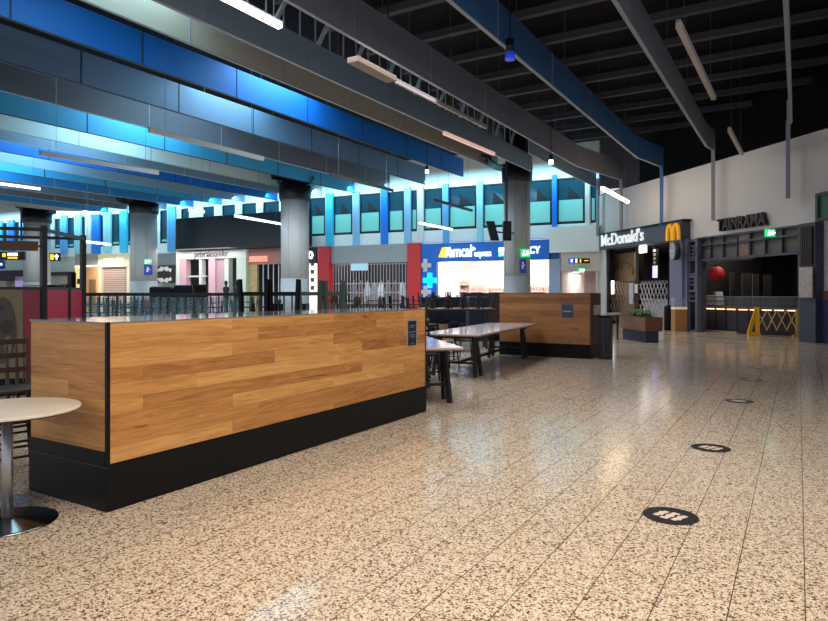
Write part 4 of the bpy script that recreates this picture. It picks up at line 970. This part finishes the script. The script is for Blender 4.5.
def trestle_table(name, label, cen, L, w, ang, h, legm=DARK, topm=TTOP, flip=False, nleg=2, base=0):
    # long axis local Y
    t = thing(name, label, 'table', (cen[0], cen[1], base)); ca, sa = math.cos(ang), math.sin(ang)
    def T(x, y, z):
        zz = (h-z) if flip else z
        return Vector((cen[0]+x*ca-y*sa, cen[1]+x*sa+y*ca, base+zz))
    def B(x0, x1, y0, y1, z0, z1): return MB().hexa([T(x0, y0, z0), T(x1, y0, z0), T(x1, y1, z0), T(x0, y1, z0), T(x0, y0, z1), T(x1, y0, z1), T(x1, y1, z1), T(x0, y1, z1)])
    build('table_top', B(-w/2, w/2, -L/2, L/2, h-.028, h), topm, t, bevel=.004)
    build('top_edge', B(-w/2+.003, w/2-.003, -L/2+.003, L/2-.003, h-.045, h-.028), TEAK, t)
    ys = [(-L/2+.45)+(L-.9)*k/(nleg-1) for k in range(nleg)]
    for y in ys:
        for s in (-1, 1):
            m = MB(); m.bar(T(s*w*.30, y-.05, h-.045), T(s*w*.36, y-.17, 0), .075, .05); build('leg', m, legm, t)
            m = MB(); m.bar(T(s*w*.30, y+.05, h-.045), T(s*w*.36, y+.17, 0), .075, .05); build('leg', m, legm, t)
        build('cross_rail', MB().bar(T(-w*.33, y, h*.3), T(w*.33, y, h*.3), .04, .04), legm, t)
        build('top_rail', MB().bar(T(-w*.40, y, h-.075), T(w*.40, y, h-.075), .06, .06), legm, t)
    build('stretcher', MB().bar(T(0, ys[0], h*.3), T(0, ys[-1], h*.3), .04, .05), legm, t)
    return t
# near table, turned about 42 degrees
pc = Vector((-3.81, 7.61, 0)); ea = Vector((-.67, .742, 0)); eb = Vector((-.742, -.67, 0)); cen = pc+ea*1.15+eb*.40
trestle_table('trestle_table', 'pale trestle table turned askew at the far end of the honey timber counter', cen, 2.3, .80, math.atan2(ea.y, ea.x)-math.pi/2, .78)
trestle_table('trestle_table', 'long pale trestle table in front of the darker counter', (-5.56, 12.12), 4.4, 1.12, math.radians(7.6), .78, nleg=2)

# chair prototypes -----------------------------------------------------
def chair(name, label, seatm, legm, style='slat', h=.46, group=None):
    t = thing(name, label, 'chair' if 'stool' not in name else 'stool', (0, 0, 0), group)
    if style == 'stool':
        build('seat', MB().lathe([(.15, h-.035), (.175, h-.02), (.175, h-.006), (.16, h)], 18), seatm, t)
    else:
        build('seat', MB().poly([(-.2, -.2, h-.03), (.2, -.2, h-.03), (.21, .1, h-.03), (.19, .2, h-.03), (-.19, .2, h-.03), (-.21, .1, h-.03)], (0, 0, .03)), seatm, t, bevel=.008)
    k = .13 if style == 'stool' else .18; k2 = .2 if style == 'stool' else .215
    for sx_, sy_ in ((-1, -1), (1, -1), (1, 1), (-1, 1)):
        build('leg', MB().cyl((sx_*k2, sy_*k2, 0), (sx_*k, sy_*k, h-.03), .013, .017, 8), legm, t)
    build('foot_rail', MB().bar((-k2*.93, -k2*.93, .16), (k2*.93, -k2*.93, .16), .018).bar((-k2*.93, k2*.93, .16), (k2*.93, k2*.93, .16), .018).bar((-k2*.93, -k2*.93, .2), (-k2*.93, k2*.93, .2), .018).bar((k2*.93, -k2*.93, .2), (k2*.93, k2*.93, .2), .018), legm, t)
    if style == 'slat':
        for s in (-1, 1): build('back_post', MB().bar((s*.19, .19, h-.02), (s*.2, .27, .84), .03, .03), legm, t)
        build('backrest', MB().bar((-.215, .275, .83), (.215, .275, .83), .03, .045), legm if seatm is legm else seatm, t)
        for k in range(4): build('back_slat', MB().bar((-.11+.075*k, .205, h), (-.11+.075*k, .27, .8), .03, .014), legm, t)
    elif style == 'round':
        m = MB(); pts = [(.22*math.sin(a), .06+.2*math.cos(a), 0) for a in [math.radians(x) for x in range(-95, 96, 19)]]
        for j in range(len(pts)-1):
            a, b = Vector(pts[j]), Vector(pts[j+1]); m.bar(a+Vector((0, 0, .74)), b+Vector((0, 0, .74)), .022, .17)
        build('backrest', m, seatm, t)
        for s in (-1, 1): build('back_post', MB().cyl((s*.17, .17, h-.03), (s*.18, .19, .7), .012), legm, t)
    return t
TEALM = mat('chair_teal_steel', (44, 92, 104), .45, .2); OAKS = mat('chair_oak_seat', (176, 138, 100), .5, var=.15)
BRN = mat('chair_brown', (58, 42, 32), .5)
used = {}
def place(kind, x, y, z, rz, label, group, flip=False):
    seatm, legm, style, h, nm = {'teal': (TEALM, TEALM, 'slat', .46, 'cafe_chair'), 'wood': (OAKS, DARK, 'slat', .46, 'cafe_chair'), 'brown': (BRN, BRN, 'slat', .46, 'cafe_chair'),
                                 'stool': (OAKS, DARK, 'stool', .46, 'low_stool'), 'round': (OAKS, DARK, 'round', .46, 'round_back_chair'), 'black': (BLACK, BLACK, 'slat', .46, 'cafe_chair')}[kind]
    if kind not in used:
        o = chair(nm, label, seatm, legm, style, h); used[kind] = o
    else: o = copy_tree(used[kind])
    o['label'] = label
    if group: o['group'] = group
    elif 'group' in o: del o['group']
    o.rotation_euler = (math.pi if flip else 0, 0, rz)
    o.location = (x, y, z+(h+.002 if flip else 0))
    return o

def hall_table(label, px, d, L, ang, h, kind, n, glabel, group, topm=None, w=.8):
    cen = W(px, d)
    t = thing('dining_table', label, 'table', (cen.x, cen.y, 0)); ca, sa = math.cos(ang), math.sin(ang)
    T = lambda x, y, z: Vector((cen.x+x*ca-y*sa, cen.y+x*sa+y*ca, z))
    build('table_top', MB().hexa([T(-L/2, -w/2, h-.035), T(L/2, -w/2, h-.035), T(L/2, w/2, h-.035), T(-L/2, w/2, h-.035), T(-L/2, -w/2, h), T(L/2, -w/2, h), T(L/2, w/2, h), T(-L/2, w/2, h)]), topm or TTOP, t)
    k = max(2, int(L/2)+1)
    for i in range(k):
        x = -L/2+.3+(L-.6)*i/(k-1)
        for s in (-1, 1): build('leg', MB().bar(T(x, s*(w/2-.08), 0), T(x, s*(w/2-.12), h-.035), .05), DARK, t)
    pitch = (L-.5)/(n/2-1) if n > 2 else 0
    for i in range(n):
        row = i % 2; x = -L/2+.25+pitch*(i//2)
        y = (-1 if row == 0 else 1)*(w/2-.22)
        p = T(x, y, 0); rz = ang+(0 if row == 0 else math.pi)+random.uniform(-.12, .12)
        # upturned: the backrest must hang outside the table edge
        place(kind, p.x, p.y, h, rz, glabel, group, True)
A31 = math.radians(31)
hall_table('long pale dining table right behind the dark rail, left part of the hall', 128, 14.6, 3.4, A31, .93, 'teal', 12, 'teal steel chair upturned on the long table behind the dark rail at left', 'upturned teal chairs behind the rail, left')
hall_table('long pale dining table behind the dark rail below the pink shop', 200, 13.2, 3.3, A31+.25, .90, 'wood', 12, 'oak seated chair upturned on the table below the pink shop panels', 'upturned oak chairs below the pink shop')
hall_table('pale dining table further back behind the dark rail', 165, 18.5, 5.2, A31, .93, 'teal', 14, 'teal steel chair upturned on the farther table behind the dark rail', 'upturned teal chairs on the farther table')
hall_table('narrow dining table in line with the right end of the honey counter', 382, 13.6, 2.0, A31, .95, 'brown', 8, 'brown wooden chair upturned behind the right end of the honey counter', 'upturned brown chairs behind the counter end', TEAK)
hall_table('high dark table carrying round oak stools', 456, 17.5, 2.2, A31, 1.06, 'stool', 10, 'low stool with round oak seat upturned on the high dark table', 'upturned oak stools', DARK)
hall_table('dark table deep in the hall left of the blue crosses', 385, 20.5, 4.2, A31, .95, 'black', 12, 'black chair upturned on the deep table below the red pillar', 'upturned black chairs', DARK)
hall_table('dark table just left of the navy banquette, deep in the hall', 444, 24.9, 3.4, A31, .95, 'teal', 10, 'teal chair upturned on the deep table below the pharmacy', 'upturned teal chairs below the pharmacy', DARK)
for k, (px, d, rz_, lab) in enumerate(((432, 13.4, 2.6, 'oak round-backed chair nearest the end of the honey counter'), (440.5, 14.0, 3.0, 'oak round-backed chair second from the honey counter end'))):
    p = W(px, d); place('round', p.x, p.y, 0, rz_, lab, None)
for k, (px, d, lab) in enumerate(((473.5, 18.3, 'black stool frame standing against the navy banquette'), (486.5, 19.6, 'black stool frame between banquette and darker counter'), (492.5, 19.0, 'black stool frame touching the edge of the darker counter'))):
    pass
# chairs by the tables
for x, y, rz_, lab in ((-6.15, 11.45, 1.6, 'black slatted chair tucked under the long pale table, near end'), (-6.4, 12.9, 1.7, 'black slatted chair tucked under the long pale table, by the darker counter'), (-5.55, 9.55, .9, 'black slatted chair at the back corner of the askew trestle table')):
    place('black', x, y, 0, rz_, lab, None)
# stacked chairs at the left foreground
for k in range(3):
    p = W(10, 5.35+.03*k); place('brown', p.x, p.y, .12*k, 1.35, ['dark brown slatted chair, bottom of the stack of three behind the round table', 'dark brown slatted chair, middle of the stack of three behind the round table', 'dark brown slatted chair, top of the stack of three behind the round table'][k], None)

# dark rail ---------------------------------------------------------------
A, B_ = W(82, 11.6), W(300, 12.2)
t = thing('balustrade', 'long dark handrail at eye height with slim uprights behind the honey counter', 'railing', A.lerp(B_, .5))
build('handrail', MB().bar(A+up(1.475), B_+up(1.475), .08, .06), DARK, t)
Gl = mat('balustrade_glass', (196, 220, 224), .15, alpha=.17)
for k in range(6):
    P, Q = A.lerp(B_, k/8+.004), A.lerp(B_, (k+1)/8-.004)
    build('glass_infill', MB().hexa([v+up(.15) for v in (P-fw*.05, Q-fw*.05, Q-fw*.062, P-fw*.062)]+[v+up(1.42) for v in (P-fw*.05, Q-fw*.05, Q-fw*.062, P-fw*.062)]), Gl, t)
n = 26
for k in range(n+1):
    P = A.lerp(B_, k/n); build('baluster', MB().bar(P, P+up(1.45), .022), TEALM, t)
build('bottom_rail', MB().bar(A+up(.12), B_+up(.12), .04, .04), DARK, t)

# dark and green upturned trestle frames behind the counter ------------------
def upturned(label, pxs, d, m, z0, z1, wpx, bar):
    cen = W(sum(pxs)/len(pxs), d); t = thing('upturned_trestle_table', label, 'table', cen)
    P, Q = W(min(pxs)-4, d), W(max(pxs)+4, d); q = [P, Q, Q-fw*.7, P-fw*.7]
    build('table_top', MB().hexa([v+up(z0-.04) for v in q]+[v+up(z0) for v in q]), TTOP, t)
    build('table_base', MB().hexa([v for v in [P+rx*.1-fw*.1, Q-rx*.1-fw*.1, Q-rx*.1-fw*.6, P+rx*.1-fw*.6]]+[v+up(z0-.04) for v in [P+rx*.1-fw*.1, Q-rx*.1-fw*.1, Q-rx*.1-fw*.6, P+rx*.1-fw*.6]]), NAVY, t)
    for k, px in enumerate(pxs):
        b = W(px, d)-fw*.05; build('leg', MB().bar(b+up(z0), b+up(z1)+rx*.03*(1 if k % 2 else -1), wpx/640*d, .05), m, t)
        b = W(px, d)-fw*.62; build('leg', MB().bar(b+up(z0), b+up(z0+.3), .04, .04), m, t)
    b0, b1 = W(bar[0], d)-fw*.08, W(bar[1], d)-fw*.08
    build('stretcher', MB().bar(b0+up(1.49), b1+up(1.49), .04, .05), m, t)
upturned('black trestle table turned legs up behind the honey counter', (241, 265, 271, 295.5), 8.3, BLACK, 1.05, 1.68, 3.3, (241, 299))
upturned('green trestle table turned legs up right of the black one', (300, 318.3, 327, 341), 8.6, mat('green_timber', (74, 96, 84), .6), 1.05, 1.67, 3.6, (299, 347))

# navy soft seats beyond the rail (dark humps above the rail)
for px, y, w, lab in ((160, 286.5, .72, 'dark padded booth back left of the pyjama shop'), (184.5, 285, .72, 'dark padded booth back in front of the pyjama shop window')):
    d = 19.5; p = W(px, d); t = thing('booth_seat', lab, 'booth', p)
    P0 = p-rx*w/2; q = [P0, P0+rx*w, P0+rx*w-fw*.5, P0-fw*.5]
    build('booth_back', MB().hexa(q+[v+up(ZT(y, d)) for v in q]), mat('booth_dark', (24, 32, 40), .8), t, bevel=.08)
    q = [v+fw*.45 for v in q]; build('booth_cushion', MB().hexa(q+[v+up(.48) for v in q]), NAVY, t, bevel=.05)
p = W(200, 17.5); t = thing('waste_bin', 'tapered black bin standing beyond the rail before the pink shop', 'bin', p)
build('bin_body', MB().lathe([(.14, 0), (.15, 1.2), (.2, 1.62), (.2, 1.7)], 14, p), BLACK, t, smooth=True)
build('bin_rim', MB().lathe([(.21, 1.7), (.21, 1.73)], 14, p), DARK, t)

# ------------------------------------------------------------------ kiosk with red panels
P1 = W(43.5, 9.5); P2 = W(83, 11.1); P3 = W(-75, 9.0)
dA = (P2-P1); P4 = P3+dA
t = thing('kiosk_enclosure', 'open black-framed kiosk with red glitter panels and painted mural at left', 'kiosk', P1)
KF = mat('kiosk_black', (22, 22, 26), .4)
for nm, P, z in (('corner_post', P1, 2.5), ('corner_post', P2, 2.5), ('corner_post', P3, 2.5), ('corner_post', P4, 2.5)):
    build(nm, MB().bar(P, P+up(z), .075, .075), KF, t)
for P, Q in ((P1, P2), (P1, P3), (P3, P4), (P2, P4)):
    build('top_beam', MB().bar(P+up(2.44), Q+up(2.44), .06, .05), KF, t)
RG = mat('red_glitter', (160, 32, 54), .3, var=.5, scale=60)
def seg(P, Q, z0, z1, th, m, nm, sh=0): return wallseg(P, Q, z0, z1, th, m, nm, t, sh)
M0 = P1.lerp(P3, (43.5-22)/118.5)
seg(M0, P1, .25, 1.55, .05, RG, 'red_panel')
seg(P1, P2, .25, 1.55, .05, RG, 'red_panel')
MUR = mat('mural_brown', (150, 134, 104), .6, var=.2, scale=2)
seg(P3, M0, .25, 1.55, .05, MUR, 'mural_panel')
d_ = (P3-M0); n_ = fw
def mur(cx, cz, rx_, rz_, m, nm='mural_figure', o=.02):
    pts = []; e = d_.normalized(); nn = Vector((e.y, -e.x, 0)); nn = nn if nn.dot(-M0) > 0 else -nn
    for k in range(24):
        a = 2*math.pi*k/24; pts.append(M0+e*(cx+rx_*math.cos(a))+nn*o+up(cz+rz_*math.sin(a)))
    return build(nm, MB().poly(pts, nn*.006), m, t)
mur(.26, .95, .17, .48, mat('mural_grey', (96, 86, 80), .6)); mur(.2, 1.0, .08, .1, mat('mural_dark', (76, 68, 62), .6), o=.03); mur(.18, .75, .05, .13, mat('mural_light', (140, 126, 116), .6), o=.03); mur(.3, 1.28, .06, .05, mat('mural_dark', (76, 68, 62), .6), o=.03)
seg(M0+fw*.0, M0+(P1-M0)*.03, .2, 1.58, .06, mat('mural_edge', (120, 110, 80), .5), 'panel_edge', .01)
seg(P3, P1, 1.55, 1.59, .08, KF, 'panel_rail', .01); seg(P1, P2, 1.55, 1.59, .08, KF, 'panel_rail', .01)
seg(P3, P1, .0, .25, .05, BLACK, 'kick_panel'); seg(P1, P2, 0, .25, .05, BLACK, 'kick_panel')
for k in (.25, .62): 
    P = P1.lerp(P2, k); 
P = P1.lerp(P2, .62); build('panel_post', MB().bar(P+fw*.02, P+fw*.02+up(1.58), .05, .05), KF, t)
Q1 = W(38.5, 9.45, 2.19); Q0 = W(-75, 9.05, 2.19)
build('timber_sign_board', MB().bar(Q0+fw*.02, Q1+fw*.02, .05, .14), mat('board_brown', (104, 76, 48), .6, var=.2, scale=4), t)
build('board_bracket', MB().bar(Q1, P1+up(2.19), .025), KF, t)
build('hanging_rod', MB().bar(W(21.3, 9.3, 2.26), W(21.3, 9.3, 2.75), .02), KF, t)
# a kiosk machine and chairs inside its frame
p = W(71, 13.2); t = thing('order_terminal', 'tall dark ordering terminal behind the red panels', 'terminal', p)
build('terminal_body', MB().box(p.x-.04, p.x+.04, p.y-.06, p.y+.06, 0, 1.5).box(p.x-.06, p.x+.08, p.y-.04, p.y+.06, 1.5, 1.92), BLACK, t)
build('terminal_screen', MB().box(p.x-.2, p.x-.1, p.y-.1, p.y+.1, 1.45, 1.68), DARK, t)
p = W(55, 12.6); t = thing('basket_display', 'black curved basket between the kiosk posts', 'basket', p)
build('basket_shell', MB().lathe([(.05, 1.2), (.12, 1.5), (.2, 1.66), (.18, 1.66), (.1, 1.5), (.04, 1.24)], 14, p), BLACK, t, smooth=True)
build('basket_stand', MB().cyl(p, p+up(1.24), .04), DARK, t)
A, B_ = W(24, 19), W(41, 19); t = thing('glass_railing', 'small pale railing beside the far left column', 'railing', A)
m = MB().bar(A+up(1.72), B_+up(1.72), .04).bar(A+up(.2), B_+up(.2), .04)
for k in range(4): P = A.lerp(B_, k/3); m.bar(P, P+up(1.72), .04)
build('rail_frame', m, GREYW, t)

# ------------------------------------------------------------------ planter
A = Vector((-3.93, 20.03, 0)); ea = Vector((-.57, .821, 0)); eb = Vector((.821, .57, 0))
t = thing('planter_box', 'low timber planter on a dark plinth with green plants', 'planter', A+ea*.95+eb*.25)
def rb(a0, a1, b0, b1, z0, z1): 
    f = lambda a, b, z: A+ea*a+eb*b+up(z)
    return MB().hexa([f(a0, b0, z0), f(a1, b0, z0), f(a1, b1, z0), f(a0, b1, z0), f(a0, b0, z1), f(a1, b0, z1), f(a1, b1, z1), f(a0, b1, z1)])
build('plinth', rb(.05, 1.85, .03, .42, 0, .35), NAVY, t)
m = rb(-.0, 1.98, -.03, .0, .35, .77); m2 = rb(0, .03, 0, .5, .35, .77)
build('long_side', m, WOODC, t); build('short_side', m2, mat('planter_end_wood', (106, 62, 40), .5, var=.2, scale=3), t)
build('long_side', rb(0, 1.98, .5, .53, .35, .77), WOODC, t); build('short_side', rb(1.95, 1.98, 0, .5, .35, .77), WOODC, t)
build('top_trim', rb(-.005, 1.985, -.035, .0, .77, .785), DARK, t)
build('soil', rb(.03, 1.95, 0, .5, .36, .7), mat('soil', (40, 30, 24), .9), t)
m = MB()
for k in range(260):
    a = random.uniform(.35, 1.45); b = random.uniform(.06, .44); z = .7; f = A+ea*a+eb*b
    an = random.uniform(0, 6.28); l = random.uniform(.1, .22); hgt = random.uniform(.03, .42)*(1-abs(a-.9)*.7)
    d1 = Vector((math.cos(an), math.sin(an), 0)); s1 = Vector((-d1.y, d1.x, 0))*.035
    b0 = f+up(z+hgt*.6); b1 = b0+d1*l*.5+up(.05); b2 = b0+d1*l+up(-.01)
    m.add([b0, b1+s1, b2, b1-s1], [(0, 1, 2, 3)]); 
o = build('foliage', m, mat('leaf_green', (58, 96, 44), .5, var=.4, scale=20), t)
sm = MB()
for k in range(10):
    f = A+ea*(.4+.1*k)+eb*random.uniform(.1, .4); sm.cyl(f+up(.7), f+up(.86), .008, n=5)
build('stem', sm, mat('stem_green', (70, 84, 46), .6), t)
# low white bench end seen behind the bin
t = thing('low_bench', 'pale low bench slab behind the square black bin', 'bench', W(612, 20.5))
P0, Q0 = W(606, 20), W(621, 20.5); q = [P0, Q0, Q0-fw*.4, P0-fw*.4]
build('bench_slab', MB().hexa([v+up(.80) for v in q]+[v+up(.86) for v in q]), mat('slab_pale', (176, 170, 164), .5), t)
for k in (.1, .9):
    P = P0.lerp(Q0, k)-fw*.2; build('leg', MB().bar(P, P+up(.8), .05), DARK, t)

# ------------------------------------------------------------------ floor stickers
ordl = ['nearest', 'second nearest', 'third nearest', 'fourth nearest', 'fifth nearest', 'farthest']
for k, y in enumerate((4.58, 6.79, 9.94, 12.5, 14.6, 17.5)):
    x = -.765+.0045*y*1.2
    t = thing('floor_sticker', 'round black floor sticker with pale lettering, %s in the line of stickers' % ordl[k], 'floor sticker', (x, y, 0))
    build('sticker_disc', MB().lathe([(.178, 0.0005), (.178, .0025)], 40, (x, y, 0)), mat('sticker_black', (22, 22, 26), .45), t)
    # three lines of worn lettering, running towards the walkway
    rxx = Vector((math.cos(math.radians(-18)), math.sin(math.radians(-18)), 0)); uu = Vector((-rxx.y, rxx.x, 0))
    m = MB()
    for j in range(3):
        ln = [.13, .16, .14][j]; o_ = Vector((x, y, .0027))+rxx*(-.064+.064*j)
        for q in range(5):
            v0 = -ln/2+ln*q/5; w_ = .026 if (q+j) % 2 else .019; sh = .009 if q == 4 else (-.009 if q == 0 else 0)
            a = o_+uu*v0+rxx*sh; b = o_+uu*(v0+ln/5*.9)+rxx*sh
            m.hexa([a-rxx*w_, a+rxx*w_, b+rxx*w_, b-rxx*w_]+[v+up(.001) for v in (a-rxx*w_, a+rxx*w_, b+rxx*w_, b-rxx*w_)])
    build('lettering', m, mat('sticker_print', (214, 196, 180), .6), t)

# ------------------------------------------------------------------ lights
def area(name, loc, size, size_y, power, col, rot=(0, 0, 0), spread=None):
    l = bpy.data.lights.new(name, 'AREA'); l.shape = 'RECTANGLE'; l.size = size; l.size_y = size_y; l.energy = power; l.color = col
    if spread: l.spread = spread
    o = bpy.data.objects.new(name, l); COL.objects.link(o); o.location = loc; o.rotation_euler = rot; return o
WARM = (1, .87, .72)
area('entrance_downlights', (-.6, 1.6, 6.2), 2.4, 3.5, 185, WARM, spread=math.radians(120))
area('walkway_downlights', (-1.6, 6.5, 6.4), 1.0, 5, 95, (1, .95, .88), spread=math.radians(110))
area('hall_downlights', (-8, 10.5, 6.6), 2, 8, 260, (.95, .92, 1), spread=math.radians(120))
area('far_walkway_light', (-3.5, 20, 6.4), 1, 5, 80, (1, .94, .88), spread=math.radians(130))
# daylight through the roof windows
area('skylight_daylight', (-31.8, 16.4, 9.1), 24, 3.4, 1150, (.46, .78, 1))
area('skylight_daylight', (-17.5, 16.4, 9.1), 1.7, 3.4, 190, (.46, .78, 1))
area('skylight_daylight', (-14.5, 16.4, 9.1), 1.7, 3.4, 170, (.46, .78, 1))
area('skylight_daylight', (-12.3, 8.3, 9.1), 1.1, 4, 120, (.5, .85, 1))
# cove lamps washing the clerestory wall
o = area('cove_lamp', FB(16, 1.0, 7.75), 32, .25, 620, (.40, .83, 1)); 
o.rotation_euler = (math.radians(-32), 0, math.atan2(be.y, be.x))
o = area('cove_lamp', FB(46, 1.0, 7.75), 28, .25, 560, (.40, .83, 1)); o.rotation_euler = (math.radians(-32), 0, math.atan2(be.y, be.x))
# added fill that brightens the right wall, not a fitting of the hall
area('right_wall_fill', FR(6.5, 3.0, 6.2), 9, .4, 70, (1, .9, .82), (math.radians(30), 0, math.atan2(re_.y, re_.x)))

for x in (-15.5, -20.5, -30, -43): area('concourse_fill', (x, 22, 7.3), 4, 5, 420, (.90, .95, 1), spread=math.radians(160))  # added fill lifting the lower back wall, no such fittings in the hall
o = area('shop_fill', FR(rs(735, -2), -2, 3.5), 5, 1, 70, (1, .86, .7)); o.rotation_euler = (0, 0, math.atan2(re_.y, re_.x))  # added dim fill so the noodle shop interior shows
o = area('shop_fill', FR(rs(640, -1), -1.1, 3.5), 5, .5, 60, (1, .88, .75)); o.rotation_euler = (0, 0, math.atan2(re_.y, re_.x))  # added warm fill that makes the burger shop's tan wall visible
w = bpy.data.worlds.new('world'); scene.world = w; w.use_nodes = True
bg = w.node_tree.nodes['Background']; bg.inputs[0].default_value = (.80, .86, 1, 1); bg.inputs[1].default_value = .62

# ------------------------------------------------------------------ camera
cam = bpy.data.cameras.new('camera'); co = bpy.data.objects.new('camera', cam); COL.objects.link(co)
co.location = (0, 0, EYE); co.rotation_euler = (math.radians(90), 0, math.atan2(S, C))
cam.sensor_width = 36; cam.lens = 36*640/828; cam.shift_y = -17.5/828; cam.clip_end = 300; cam.clip_start = .05
scene.camera = co
vs = scene.view_settings; vs.view_transform = 'Standard'; vs.look = 'None'; vs.exposure = .36; vs.gamma = 1; vs.use_curve_mapping = False
scene.cycles.use_denoising = True
scene.cycles.max_bounces = 6; scene.cycles.diffuse_bounces = 3; scene.cycles.glossy_bounces = 3; scene.cycles.sample_clamp_indirect = 4
